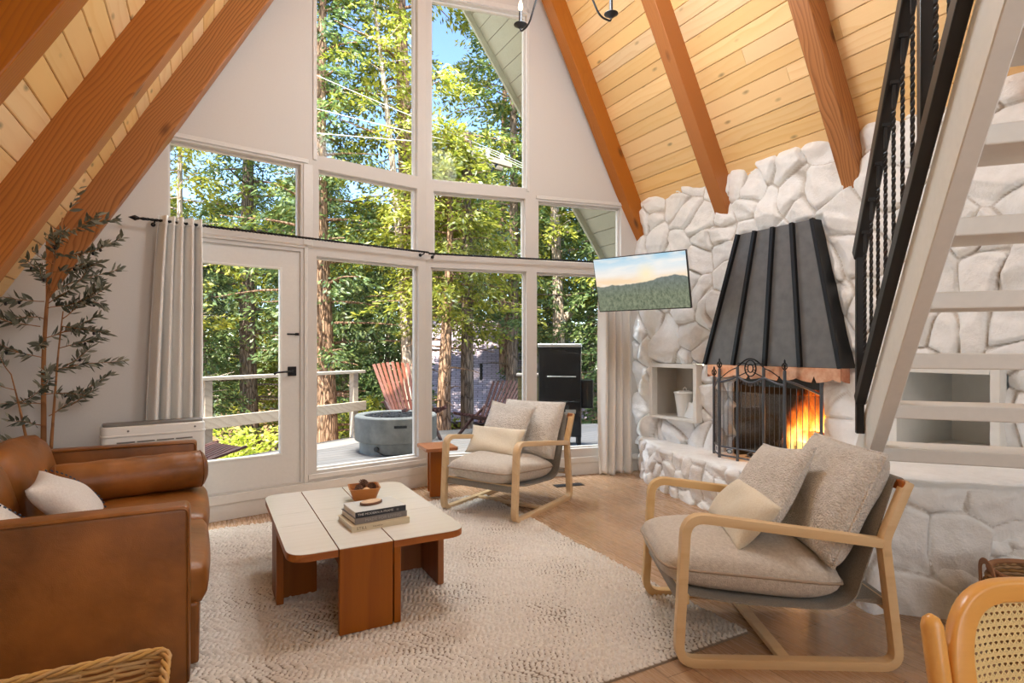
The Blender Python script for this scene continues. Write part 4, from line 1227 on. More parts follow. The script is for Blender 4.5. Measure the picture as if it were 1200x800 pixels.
def grate():
    t = thing('fire_grate', 'black iron grate holding the burning logs inside the fireplace', 'grate', (4.42, 3.08, .402))
    mb = MB()
    for i in range(6):
        y = -.22 + i * .088
        mb.tube(fillet([(-.17, y, .16), (-.15, y, .07), (.15, y, .07), (.17, y, .16)], .03, 4, False), .008, 6)
    for x in (-.1, .1): mb.tube([(x, -.25, .062), (x, .25, .062)], .008, 6)
    for x in (-.1, .1):
        for y in (-.2, .2): mb.tube([(x, y, 0), (x, y, .062)], .008, 6)
    obj('iron_bar', mb.mesh('iron_bar', smooth=.8), M['blackmetal'], t)
    for lab, (x, y, z), rz, L, r in (('charred log lying across the front of the fire grate', (4.34, 3.06, .535), R(84), .44, .05), ('charred log at the back of the fire grate', (4.48, 3.10, .54), R(96), .42, .055), ('charred log leaning on top of the two other logs', (4.41, 3.04, .63), R(70), .38, .045)):
        m = MB(); n = 14
        m.tube([(-L / 2 + L * i / n, .008 * math.sin(i), .006 * math.cos(i * 1.7)) for i in range(n + 1)], [r * (1 + .06 * math.sin(i * 2.1)) for i in range(n + 1)], 12)
        o = obj('firewood_log', m.mesh('firewood_log', smooth=.8), M['log'], None, (x, y, z), (0, R(4), rz)); tag(o, lab, 'log', 'logs on the fire')
grate()
def fire():
    mb = MB().lathe([(0, -.10), (.2, -.08), (.33, 0), (.34, .15), (.28, .4), (.16, .62), (0, .72)], 24)
    o = obj('fire', mb.mesh('fire'), M['flame'], None, (4.40, 3.0, .52))
    o.scale = (.52, .70, .86)
    tag(o, 'orange and yellow flames burning on the logs in the fireplace', 'fire')
    l = bpy.data.lights.new('fire_light', 'POINT'); l.energy = 6; l.color = (1, .45, .15); l.shadow_soft_size = .12
    lo = bpy.data.objects.new('fire_light', l); link(lo); lo.location = (4.30, 3.0, .80)
fire()

# folding screen of three leaves
def fire_screen():
    t = thing('fireplace_screen', 'three leaf wrought iron fire screen with glass standing on the hearth', 'fire screen', (0, 0, HZ + .004))
    Ps = [(4.05, 3.70), (3.945, 3.545), (4.01, 2.955), (4.13, 2.73)]
    G = M['greymetal']
    def post(p, h, name='post'):
        mb = MB().tube([(p[0], p[1], 0), (p[0], p[1], h)], .013, 10)
        mb.ball((p[0], p[1], h), .013, .013, .008, 6)
        o = obj(name, mb.mesh(name, smooth=.8), G, t)
        # pierced basket finial
        f = MB()
        for k in range(6):
            f.tube([(p[0] + .021 * math.sin(PI * s / 10) ** .8 * math.cos(k * PI / 3 + s * .16), p[1] + .021 * math.sin(PI * s / 10) ** .8 * math.sin(k * PI / 3 + s * .16), h + .008 + .062 * s / 10) for s in range(11)], .0032, 5)
        f.ball((p[0], p[1], h + .036), .009, .009, .018, 6)
        f.tube([(p[0], p[1], h + .066), (p[0], p[1], h + .082), (p[0], p[1], h + .096)], [.007, .008, .001], 8)
        obj('finial', f.mesh('finial', smooth=.8), M['blackmetal'], o)
    hs = [.70, .775, .775, .70]
    for p, h in zip(Ps, hs): post(p, h)
    def leaf(p, q, hp, hq, name, subs=()):
        a, b = Vector((*p, 0)), Vector((*q, 0)); d = b - a
        at = lambda s, z: a + d * s + Vector((0, 0, z))
        fr = MB()
        fr.tube([at(0, .03), at(1, .03)], .008, 8); fr.tube([at(0, .105), at(1, .105)], .007, 8)
        # sagging upper rails between the uprights
        xs = [0] + list(subs) + [1]
        for s0, s1 in zip(xs[:-1], xs[1:]):
            m = 14
            if name == 'centre_leaf' and len(xs) == 4:
                if s0 == 0: f = lambda u: .665 + .055 * u ** 1.6
                elif s1 == 1: f = lambda u: .72 - .055 * (1 - (1 - u) ** 1.6)
                else: f = lambda u: .72 - .05 * math.sin(PI * u)
            else:
                f = (lambda u: .70 - .10 * u ** 1.3) if hp > hq else (lambda u: .60 + .10 * u ** .8)
            fr.tube([at(s0 + (s1 - s0) * i / m, f(i / m)) for i in range(m + 1)], .009, 8)
            if name == 'centre_leaf' and s0 != 0 and s1 != 1:
                for i in range(1, 9):        # short teeth behind the rail
                    fr.tube([at(s0 + (s1 - s0) * i / 9, f(i / 9)), at(s0 + (s1 - s0) * i / 9, f(i / 9) - .03)], .005, 6)
        for s in subs: fr.tube([at(s, 0.0), at(s, .80)], .013, 10)
        # slim uprights
        nb = max(3, int(d.length / .042))
        for i in range(1, nb):
            s = i / nb
            if any(abs(s - x) < .02 for x in subs): continue
            fr.tube([at(s, .105), at(s, .66 if name == 'centre_leaf' else .60 + (.04 if hp > hq else 0))], .0026, 5)
        # scrolls in the bottom band
        for i in range(3):
            c = (i + .5) / 3
            for sg in (1, -1):
                fr.tube([at(c + sg * (.05 - .012 * k / 6) * math.cos(k * .55) * 1.0, .068 + .026 * math.sin(k * .55) * (1 - k / 16)) for k in range(12)], .003, 5)
        for x in (.0, 1.0):
            fr.tube([at(x, 0), at(x, .03)], .009, 6)
        lf = obj(name, fr.mesh(name, smooth=.8), G, t)
        gl = MB(); n = Vector((-d.y, d.x, 0)).normalized() * .0015
        vs = [at(.02, .11), at(.98, .11), at(.98, .59), at(.02, .59)]; vs = [v - n for v in vs] + [v + n for v in vs]
        gl.add(vs, [(3, 2, 1, 0), (4, 5, 6, 7), (0, 1, 5, 4), (1, 2, 6, 5), (2, 3, 7, 6), (3, 0, 4, 7)])
        obj('glass', gl.mesh('glass'), M['screenglass'], lf)
        return at, lf
    leaf(Ps[0], Ps[1], hs[0], hs[1], 'side_leaf')
    at, cl = leaf(Ps[1], Ps[2], hs[1], hs[2], 'centre_leaf', (.30, .70))
    leaf(Ps[2], Ps[3], hs[2], hs[3], 'side_leaf')
    # arch with an oval crest between the two middle uprights
    cr = MB(); m = 20
    cr.tube([at(.30 + .40 * i / m, .80 + .07 * math.sin(PI * i / m)) for i in range(m + 1)], .0065, 8)
    for (rw, rh, r) in ((.085, .066, .0055), (.040, .034, .0045)):
        cr.tube([at(.5 + rw * math.cos(k * PI / 14), .79 + rh * math.sin(k * PI / 14)) for k in range(28)], r, 6, closed=True)
    for sx in (-1, 1):
        for sz in (-1, 1):
            cr.tube([at(.5 + sx * (.055 + .018 * math.cos(k * .6)), .79 + sz * .022 + .012 * math.sin(k * .6)) for k in range(11)], .003, 5)
            cr.tube([at(.5 + sx * (.08 + .115 * i / 8), .79 + sz * (.04 + (.0 if sz > 0 else .03) * i / 8)) for i in range(9)], .0045, 6)
        # S-shaped shoulders outside
        cr.tube([at(.5 + sx * (.21 + .28 * u / 12), .79 - .10 * (u / 12) ** 1.5) for u in range(13)], .0042, 6)
    obj('crest', cr.mesh('crest', smooth=.8), M['blackmetal'], cl)
fire_screen()

# ------------------------------------------------------------------ white niche with bucket
def niche(name, k, w, depth, label=None, back='niche', sill=.0):
    y0, y1, z0, z1 = k
    fr = MB()
    for q in ((y0 - w * .0, y0 + w, z0, z1), (y1 - w, y1, z0, z1), (y0 + w, y1 - w, z1 - w, z1), (y0 + w, y1 - w, z0, z0 + w * .55)):
        fr.box(RW - .105, RW - .02, q[0], q[1], q[2], q[3])
    f = struct(name, fr.mesh(name, .004, 1), M['white'])
    bx = MB(); i0, i1, j0, j1 = y0 + w, y1 - w, z0 + w * .55, z1 - w
    bx.box(RW - .05, RW + depth, i0 - .02, i0, j0 - .02, j1 + .02); bx.box(RW - .03, RW + depth, i1, i1 + .02, j0 - .02, j1 + .02)
    bx.box(RW - .03, RW + depth, i0, i1, j0 - .02, j0); bx.box(RW - .03, RW + depth, i0, i1, j1, j1 + .02)
    bx.box(RW + depth, RW + depth + .02, i0 - .02, i1 + .02, j0 - .02, j1 + .02)
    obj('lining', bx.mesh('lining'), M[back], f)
    return j0
tn += 1
nz = niche('trim_%d' % tn, NICHE, .042, .24)
def ash_bucket():
    x, y = 4.32, 4.33
    t = thing('ash_bucket', 'white lidded metal bucket standing in the framed wall niche', 'bucket', (x, y, nz))
    b = MB().lathe([(0, 0), (.072, 0), (.074, .006), (.072, .02), (.104, .235), (.108, .238), (.108, .244), (.1, .244), (0, .244)], 30)
    obj('bucket_body', b.mesh('bucket_body', smooth=.6), M['white'], t)
    l = MB().lathe([(0, .268), (.05, .264), (.108, .25), (.112, .246), (.112, .24), (.1, .24)], 30)
    lid = obj('lid', l.mesh('lid', smooth=.8), M['white'], t)
    obj('knob', MB().tube([(0, -.022, .264), (0, -.018, .288), (0, 0, .296), (0, .018, .288), (0, .022, .264)], .005, 8).mesh('knob', smooth=.8), M['white'], lid)
    for s in (1, -1):
        h = MB().tube([(s * 0 - .01, s * .108, .2), (0, s * .122, .185), (0, s * .125, .165), (0, s * .118, .15), (0, s * .1, .155)], .0045, 8)
        obj('handle', h.mesh('handle', smooth=.8), M['white'], t)
    s = thing('ash_shovel', 'white metal scoop leaning upright beside the bucket in the niche', 'shovel', (4.25, 4.185, nz))
    s.rotation_euler = (R(10), R(4), 0)
    m = MB().tube([(0, 0, .14), (0, 0, .27)], .006, 8); m.tube([(0, 0, .26), (0, 0, .275), (0, 0, .37), (0, 0, .38)], [.008, .014, .014, .008], 10)
    obj('grip', m.mesh('grip', smooth=.8), M['white'], s)
    bl = MB(); bl.add([(-.02, -.06, .0), (-.02, .06, .0), (.012, .065, .15), (.012, -.065, .15), (-.024, -.06, .0), (-.024, .06, .0), (.008, .065, .15), (.008, -.065, .15)], [(0, 1, 2, 3), (7, 6, 5, 4), (0, 4, 5, 1), (1, 5, 6, 2), (2, 6, 7, 3), (3, 7, 4, 0)])
    bl.box(-.02, .02, -.067, -.062, .0, .14); bl.box(-.02, .02, .062, .067, .0, .14)
    obj('blade', bl.mesh('blade'), M['white'], s)
ash_bucket()
tn += 1
niche('trim_%d' % tn, LOGN, .05, .62, back='white')

# ------------------------------------------------------------------ television on an arm
def television():
    W, Hh = .92, .52
    a, tl = R(204.616), R(14.99)
    t = thing('television', 'flat black television on a wall bracket showing a sunset over wooded hills', 'television', (0, 0, 0))
    n = Vector((math.cos(a) * math.cos(tl), math.sin(a) * math.cos(tl), -math.sin(tl)))
    r = Vector((math.sin(a), -math.cos(a), 0)) * -1            # to the viewer's right
    up = n.cross(r); 
    if up.z < 0: up = -up
    r = up.cross(n)
    frame(t, r, -n, up, (3.543, 4.114, 1.967))
    b = MB().box(-W / 2, W / 2, .0, .03, -Hh / 2, Hh / 2); b.box(-W * .3, W * .3, .03, .055, -Hh * .4, Hh * .2)
    obj('casing', b.mesh('casing', .004, 2), M['black'], t)
    s = MB().box(-W / 2 + .007, W / 2 - .007, -.0015, .0005, -Hh / 2 + .010, Hh / 2 - .007)
    obj('screen', s.mesh('screen'), M['tv'], t)
    br = MB().box(-.1, .1, .055, .07, -.1, .1)
    obj('mounting_plate', br.mesh('mounting_plate', .003, 1), M['blackmetal'], t)
    ar = MB(); Mi = t.matrix_world.inverted()
    pts = [Mi @ Vector(p) for p in ((3.60, 4.14, 1.955), (3.78, 4.45, 1.97), (4.20, 4.30, 1.97))]
    bar(ar, pts, .05, .022, up=tuple(Mi.to_3x3() @ Vector((0, 0, 1))))
    obj('bracket_arm', ar.mesh('bracket_arm'), M['blackmetal'], t)
    wp = MB().box(4.18, 4.225, 4.24, 4.36, 1.85, 2.09, M=Mi)
    obj('wall_plate', wp.mesh('wall_plate', .003, 1), M['blackmetal'], t)
television()

# ------------------------------------------------------------------ stairs and their railing
TA = R(-47.6)
SO = Vector((2.92, 1.592, 0))
def stairs():
    t = thing('staircase', 'steep white open-riser staircase rising from the stone landing', 'staircase', SO, TA)
    sl = 1.022
    zl = lambda y: .905 - sl * y           # lower edge of the stringer
    cs = math.cos(math.atan(sl))
    for x0, x1 in ((-.062, 0), (.86, .922)):
        yb, yt = .44, -2.15; dv = .205 / cs
        vs = []
        for x in (x0, x1):
            # foot cut level on the landing
            zf = PZ + .004; y_f0 = (.905 - zf) / sl; y_f1 = (.905 + dv - zf) / sl
            vs += [(x, y_f0, zf), (x, y_f1, zf), (x, yt, zl(yt) + dv), (x, yt, zl(yt))]
        mb = MB().add(vs, [(0, 1, 2, 3), (7, 6, 5, 4), (0, 4, 5, 1), (1, 5, 6, 2), (2, 6, 7, 3), (3, 7, 4, 0)])
        obj('stringer', mb.mesh('stringer', .004, 1), M['stair'], t)
    for i in range(9):
        y, z = .114 - .235 * i, .858 + .24 * i
        mb = MB().box(.0, .86, y, y + .26, z - .066, z)
        obj('tread', mb.mesh('tread', .006, 2), M['stair'], t)
stairs()
def railing():
    t = thing('stair_railing', 'black iron stair railing with twisted balusters beside the white stairs', 'railing', SO, TA)
    K = M['railblack']; x = -.085
    zb = lambda y: 1.885 + 1.022 * (-.593 - y); zh = lambda y: 1.865 + 1.10 * (.15 - y)
    yn, yt = .155, -2.1
    up = (1, 0, 0)
    b = MB(); bar(b, [(x, yn, zb(yn) - .03), (x, yt, zb(yt) - .03)], .045, .06, up=up)
    obj('bottom_rail', b.mesh('bottom_rail', .004, 2), K, t)
    h = MB(); bar(h, [(x, yn + .02, zh(yn + .02)), (x, yt, zh(yt))], .055, .07, up=up)
    obj('handrail', h.mesh('handrail', .008, 3), K, t)
    for y, top in ((yn, zh(yn) + .01), (-.82, zh(-.82) + .5)):
        w = .018 if y > 0 else .021
        p = MB().box(x - w, x + w, y - w, y + w, zb(y) - (.2 if y > 0 else .05), top)
        obj('newel_post', p.mesh('newel_post', .004, 2), K, t)
    c = MB(); bar(c, [(x - .03, yn, 1.83), (x - .03, yn, 1.76)], .008, .03, up=up)
    y = .045
    while y > -1.9:
        if abs(y + .82) > .05:
            z0, z1 = zb(y) - .03, zh(y) - .02; L = z1 - z0; n = 60; s = .0048
            path = [(x, y, z0 + L * i / n) for i in range(n + 1)]
            tw = [2 * PI * 4.5 * max(0, min(1, (i / n - .14) / .70)) for i in range(n + 1)]
            m = MB().tube(path, s * 1.25, prof=[(1, 1), (-1, 1), (-1, -1), (1, -1)], twist=tw)
            m.box(x - .015, x + .015, y - .015, y + .015, z1 - .03, z1 + .0)
            obj('baluster', m.mesh('baluster'), K, t)
        y -= .121
railing()

# ------------------------------------------------------------------ chandelier
def chandelier():
    c = (1.97, 3.05, 0); zc = 3.61; Rr = .44
    t = thing('chandelier', 'black iron candle chandelier hanging from the ridge', 'chandelier', (c[0], c[1], zc))
    hz = .42
    st = MB().tube([(0, 0, hz - .2), (0, 0, 6.62 - zc)], .007, 8); st.lathe([(0, hz - .24), (.03, hz - .22), (.035, hz - .16), (.02, hz - .05), (.035, hz), (.0, hz + .03)], 16)
    st.lathe([(0, 6.60 - zc), (.06, 6.60 - zc), (.06, 6.63 - zc), (0, 6.64 - zc)], 18)
    obj('stem', st.mesh('stem', smooth=.7), M['candle'], t)
    a0 = math.atan2(-.35, .43)
    base = math.atan2(3.42 - 3.05, 0) if 0 else None
    for k in range(4):
        a = CH_A + k * PI / 2; ca, sa = math.cos(a), math.sin(a)
        q = lambda r, z: (r * ca, r * sa, z)
        arm = MB().tube(fillet([q(.02, hz - .08), q(.14, hz - .02), q(.24, .10), q(.34, -.045), q(Rr, -.045), q(Rr, .0)], [0, .1, .12, .1, .04, 0], 7, False), .0065, 8)
        ar = obj('arm', arm.mesh('arm', smooth=.8), M['candle'], t)
        d = MB().lathe([(0, -.022), (.012, -.02), (.03, -.006), (.047, .004), (.047, .007), (.03, .0), (0, -.004)], 20, Matrix.Translation(q(Rr, 0)))
        obj('drip_pan', d.mesh('drip_pan', smooth=.8), M['candle'], ar)
        s = MB().lathe([(0, 0), (.0125, 0), (.0125, .1), (0, .1)], 14, Matrix.Translation(q(Rr, 0)))
        obj('candle_sleeve', s.mesh('candle_sleeve', smooth=.6), M['candle'], ar)
        b = MB().lathe([(0, .1), (.008, .102), (.0165, .125), (.013, .15), (.004, .178), (0, .184)], 12, Matrix.Translation(q(Rr, 0)))
        obj('bulb', b.mesh('bulb', smooth=True), M['bulb'], ar)
CH_A = 0.0
CH_A = R(5)
chandelier()
# ------------------------------------------------------------------ curtains
def on_facet(ang, s, d, z):
    ca, sa = math.cos(ang), math.sin(ang)
    return Vector((PX + s * ca - d * sa, PY + s * sa + d * ca, z))
def curtain(label, ang, top, bot, zt, folds, seed, dmid=-.085, zb=.012):
    rs = np.random.RandomState(seed)
    nu, nv = 150, 70
    u = np.linspace(0, 1, nu); v = np.linspace(0, 1, nv)
    U, V = np.meshgrid(u, v, indexing='ij')
    ph = U * folds * 2 * PI
    ph = ph + .5 * np.sin(U * 9 + V * 1.5 + seed) + .35 * np.sin(V * 4 + U * 5)
    amp = .032 + .018 * V
    d = dmid + amp * np.sin(ph) + .010 * np.sin(2 * ph + V * 2) + .008 * np.sin(U * 23 + V * 3)
    s = (top[0] + (top[1] - top[0]) * U) * (1 - V ** .8) + (bot[0] + (bot[1] - bot[0]) * U) * V ** .8 + .012 * np.cos(ph) * V
    z = zt + (zb - zt) * V + .012 * np.sin(ph * .5) * (V > .97)
    d = d - .03 * np.clip((V - .94) / .06, 0, 1) * (1 + np.sin(ph))
    ca, sa = math.cos(ang), math.sin(ang)
    X = PX + s * ca - d * sa; Y = PY + s * sa + d * ca
    A = np.stack([X, Y, z], -1).reshape(-1, 3)
    idx = np.arange(nu * nv).reshape(nu, nv)
    q = np.stack([idx[:-1, :-1], idx[1:, :-1], idx[1:, 1:], idx[:-1, 1:]], -1).reshape(-1, 4)
    o = obj('curtain', np_mesh('curtain', A, q, True), M['curtain'])
    mo = o.modifiers.new('thickness', 'SOLIDIFY'); mo.thickness = .004
    tag(o, label, 'curtain')
    h = MB(); k = 0
    pts = [(X[i, 2], Y[i, 2], z[i, 2] + .012) for i in range(0, nu, 3)]
    h.tube(pts, .011, 6)
    obj('heading', h.mesh('heading', smooth=True), M['curtain'], o)
    return o
curtain('long off-white linen curtain hanging beside the glazed door above the heater', AL, (-2.275, -2.0), (-2.40, -1.985), 2.335, 5, 3)
curtain('long off-white linen curtain hanging in the corner beside the stone wall', AR, (1.86, 2.23), (1.83, 2.27), 2.31, 4.5, 8)
def rod(label, ang, s0, s1, z, fin):
    t = thing('curtain_rod', label, 'curtain rod', (0, 0, 0))
    d = -.085; n = 200
    path = [on_facet(ang, s0 + (s1 - s0) * i / n, d, z) for i in range(n + 1)]
    L = abs(s1 - s0)
    tw = [i / n * L * 2 * PI * 9 for i in range(n + 1)]
    mb = MB().tube(path, .0075, prof=[(1, 1), (-1, 1), (-1, -1), (1, -1)], twist=tw, up0=(0, 0, 1))
    obj('twisted_bar', mb.mesh('twisted_bar'), M['blackmetal'], t)
    f = MB(); sg = 1 if s1 > s0 else -1
    e = lambda k: on_facet(ang, s0 - sg * k, d, z)
    f.tube([e(-.01), e(.01), e(.03), e(.06), e(.10)], [.009, .012, .007, .02, .001], 4)
    if fin: obj('finial', f.mesh('finial'), M['blackmetal'], t)
    b = MB()
    for s in (s0 + sg * .06, s1 - sg * .05):
        b.tube([on_facet(ang, s, -.002, z - .02), on_facet(ang, s, -.05, z - .02), on_facet(ang, s, d, z - .012)], .006, 8)
        p = on_facet(ang, s, 0, z)
        b.tube([on_facet(ang, s, -.001, z - .02), on_facet(ang, s, -.008, z - .02)], .016, 10)
    obj('bracket', b.mesh('bracket', smooth=.8), M['blackmetal'], t)
rod('twisted black curtain rod with arrow finial above the glazed door', AL, -2.36, -.015, 2.295, True)
rod('twisted black curtain rod running behind the television', AR, 2.31, .015, 2.285, False)

# ------------------------------------------------------------------ heater behind the sofa
def heater():
    s0, s1 = -2.64, -2.0; dep = .17
    p = on_facet(AL, (s0 + s1) / 2, -.165 - dep / 2, 0)
    t = thing('portable_heater', 'white portable heater with louvred grille standing behind the sofa arm', 'heater', p, AL)
    w = (s1 - s0) / 2 - .01; H = .845
    b = MB().prism(rounded_rect(-w, w, -dep / 2, dep / 2, .04), .05, H - .012)
    obj('casing', b.mesh('casing', .014, 3, smooth=.7), M['plastic'], t)
    l = MB().prism(rounded_rect(-w + .012, w - .012, -dep / 2 + .012, dep / 2 - .012, .035), H - .014, H + .004)
    obj('top_panel', l.mesh('top_panel', .005, 2, smooth=.7), M['lid'], t)
    band = MB().prism(rounded_rect(-w - .004, w + .004, -dep / 2 - .004, dep / 2 + .004, .042), H - .085, H - .07)
    obj('trim_band', band.mesh('trim_band', .004, 2, smooth=.7), M['plastic'], t)
    g = MB()
    for r in range(6):
        for c in range(4):
            x0 = -w + .08 + c * (2 * w - .16) / 4
            g.box(x0 + .006, x0 + (2 * w - .16) / 4 - .006, -dep / 2 - .003, -dep / 2 + .01, H - .125 - r * .024, H - .116 - r * .024)
    obj('louvre', g.mesh('louvre'), M['lid'], t)
    for x in (-.16, .24):
        obj('screw_cap', MB().tube([(x, -dep / 2 - .004, H - .045), (x, -dep / 2 + .004, H - .045)], .007, 10).mesh('screw_cap'), M['lid'], t)
    f = MB()
    for x in (-w + .08, w - .08): f.box(x - .03, x + .03, -dep / 2, dep / 2, 0, .06)
    obj('foot', f.mesh('foot', .006, 2), M['plastic'], t)
heater()

# ------------------------------------------------------------------ olive tree
def olive_tree():
    cx, cy = -.945, 4.735
    t = thing('olive_tree', 'tall potted olive tree with slim brown stems behind the sofa in the corner', 'olive tree', (cx, cy, 0))
    p = MB().lathe([(0, 0), (.10, 0), (.125, .22), (.13, .23), (.12, .24), (.11, .225), (0, .215)], 28)
    obj('pot', p.mesh('pot', smooth=.7), M['concrete'], t)
    rs = random.Random(5)
    stems = [([(.0, 0, .2), (.01, -.01, .9), (.01, -.03, 1.3), (.04, -.07, 1.7), (.09, -.11, 2.0), (.13, -.13, 2.2)], .017),
             ([(.03, .0, .2), (.05, -.03, .7), (.07, -.06, .95), (.10, -.09, 1.35), (.13, -.12, 1.6)], .012),
             ([(-.03, -.01, .2), (-.04, -.05, .6), (-.09, -.12, 1.0), (-.12, -.16, 1.2)], .012)]
    sm = MB()
    for P, r in stems:
        Q = fillet([Vector(q) for q in P], .2, 4, False)
        sm.tube(Q, [r * (1 - .72 * i / (len(Q) - 1)) for i in range(len(Q))], 10)
    lv = MB(); twigs = MB(); fruit = []
    def leafq(p, d, L):
        d = d.normalized(); side = d.cross(Vector((rs.uniform(-1, 1), rs.uniform(-1, 1), rs.uniform(-1, 1)))).normalized(); nn = d.cross(side)
        w = L * .14; bend = nn * L * .08
        e = p + d * L
        if e.x + cx < KNEE + .03 or e.y + cy > 4.83 or e.x + cx < xbL(e.z) + .07: return
        v = [p, p + d * L * .35 + side * w, p + d * L * .7 + side * w * .8 - bend, p + d * L - bend * 1.6, p + d * L * .7 - side * w * .8 - bend, p + d * L * .35 - side * w]
        lv.add(v, [(0, 1, 2, 3), (0, 3, 4, 5)])
    def shoot(p, d, L, droop=.2):
        if p[2] > 1.45: p = (p[0] + .13 * (p[2] - 1.45), p[1] - .03, p[2])
        n = max(5, int(L / .017)); pts = []; q = Vector(p); d = Vector(d).normalized()
        for i in range(n + 1):
            pts.append(q.copy()); q = q + d * (L / n)
            d = (d + Vector((rs.uniform(-.1, .1), rs.uniform(-.1, .1), rs.uniform(-.08, .1) - droop * .03))).normalized()
            if i > 1:
                for s in (-1, 1):
                    sd = d.cross(Vector((0, 0, 1))).normalized() * s
                    sd = Matrix.Rotation(rs.uniform(-1.4, 1.4), 3, d) @ sd
                    leafq(q, (d * rs.uniform(.5, 1.0) + sd * rs.uniform(.5, .9)), rs.uniform(.048, .082))
        pts = [q_ for q_ in pts if q_.x + cx > KNEE + .03 and q_.x + cx > xbL(q_.z) + .08 and q_.y + cy < 4.84]
        if len(pts) < 3: return
        n = len(pts) - 1
        twigs.tube(pts, [.0032 * (1 - .6 * i / n) for i in range(n + 1)], 5)
        leafq(pts[-1], d, .06)
        if rs.random() < .6:
            c = pts[int(n * rs.uniform(.5, .95))] + Vector((rs.uniform(-.012, .012), rs.uniform(-.012, .012), -.016)); fruit.append(c)
    # where the photo shows the big side shoots (dx, dz of base and direction)
    for (b, d, L) in [((.02, -.06, 1.72), (1, -.25, .42), .40), ((.02, -.05, 1.62), (1, -.4, .25), .42), ((.01, -.05, 1.42), (1, -.3, .40), .34), ((.01, -.04, 1.20), (1, -.3, .38), .42),
                      ((.04, -.03, .92), (1, -.35, .55), .42), ((.12, -.12, 1.55), (.7, -.4, .5), .3), ((.1, -.1, 1.36), (.9, -.5, .2), .26),
                      ((.0, -.07, 1.86), (-1, -.4, .25), .34), ((.0, -.06, 1.66), (-1, -.5, -.05), .40), ((.02, -.08, 1.95), (.9, -.3, .15), .40), ((.0, -.05, 1.5), (-1, -.3, .1), .34),
                      ((-.1, -.14, 1.1), (-.9, -.4, .3), .26), ((-.12, -.16, 1.2), (-.4, -.4, .8), .26), ((-.05, -.08, .75), (-1, -.3, .35), .3), ((.04, -.1, 2.2), (.5, -.4, .8), .2), ((.03, -.09, 2.12), (-.7, -.4, .45), .28), ((.02, -.09, 2.0), (.2, -.9, .3), .3),
                      ((.05, -.10, 2.26), (.2, -.2, 1), .16), ((.02, -.05, 1.75), (-.2, -1, .2), .28), ((.01, -.04, 1.3), (-.9, -.5, .3), .36), ((-.1, -.14, 1.02), (.9, -.5, .3), .24), ((.02, -.04, 1.06), (.9, -.6, .2), .26), ((.0, -.02, 1.0), (-.8, -.6, .2), .24),
                      ((.03, -.09, 2.1), (.9, -.5, .35), .32), ((.01, -.05, 1.38), (.3, -1, .3), .26), ((.01, -.05, 1.55), (-.3, -1, .2), .26), ((.02, -.05, 1.65), (.6, -.8, .3), .30), ((.02, -.06, 1.8), (-.4, -.9, .4), .24), ((.02, -.06, 1.85), (.8, -.6, .1), .34), ((.02, -.06, 1.92), (.2, -1, .5), .22), ((.02, -.07, 2.02), (-.5, -.8, .4), .2), ((.01, -.03, 1.12), (.5, -.9, .2), .24), ((.12, -.12, 1.5), (.9, -.4, -.1), .26), ((.0, -.02, .86), (-.5, -.9, .3), .24), ((.02, -.08, 1.9), (-.6, -.8, .3), .28), ((.13, -.12, 1.6), (.8, -.2, .65), .26)]:
        shoot(b, d, L)
        if L > .3:
            m = Vector(b) + Vector(d).normalized() * L * .35; e = (Vector(d).normalized() + Vector((rs.uniform(-.4, .4), -.5, rs.uniform(-.3, .5))))
            shoot(m, e, L * .45)
    obj('stem', sm.mesh('stem', smooth=.9), M['olivebark'], t)
    tw = obj('twig', twigs.mesh('twig', smooth=True, weld=False), M['olivebark'], t)
    obj('foliage', lv.mesh('foliage', weld=False), M['leafO'], t)
    for c in fruit:
        obj('olive', MB().ball((0, 0, 0), .0085, .0085, .0115, 8).mesh('olive', smooth=True), M['olive'], t, loc=c)
olive_tree()

# ------------------------------------------------------------------ outside: deck, rail, furniture
DZ = .10
def deck():
    outl = [(-2.6, 5.15), (1.915, 5.55), (6.5, 4.6), (6.5, 7.6), (4.1, 8.2), (1.95, 8.32), (-2.6, 5.65)]
    # boards run along the left facet
    mb = MB(); ang = AL; w = .14
    ca, sa = math.cos(ang), math.sin(ang)
    loc = [(ca * (x - PX) + sa * (y - PY), -sa * (x - PX) + ca * (y - PY)) for x, y in outl]
    j = -1.0
    while j < 4.0:
        p = loc
        # clip the outline to this board
        pts = [q for q in p]
        for lim, sg in ((j, 1), (j + w - .006, -1)):
            out = []
            for i in range(len(pts)):
                a, b = pts[i - 1], pts[i]; fa, fb = (a[1] - lim) * sg, (b[1] - lim) * sg
                if fa * fb < 0:
                    t = fa / (fa - fb); out.append((a[0] + t * (b[0] - a[0]), a[1] + t * (b[1] - a[1])))
                if fb >= 0: out.append(b)
            pts = out
            if len(pts) < 3: break
        if len(pts) >= 3:
            q = [v for k, v in enumerate(pts) if (Vector(v) - Vector(pts[k - 1])).length > 1e-4]
            if len(q) >= 3: mb.prism(q, DZ - .035, DZ)
        j += w
    o = struct('deck', mb.mesh('deck'), M['deck'], 'weathered grey board deck outside the windows', 'deck', loc=(PX, PY, 0), rot=(0, 0, ang))
deck()
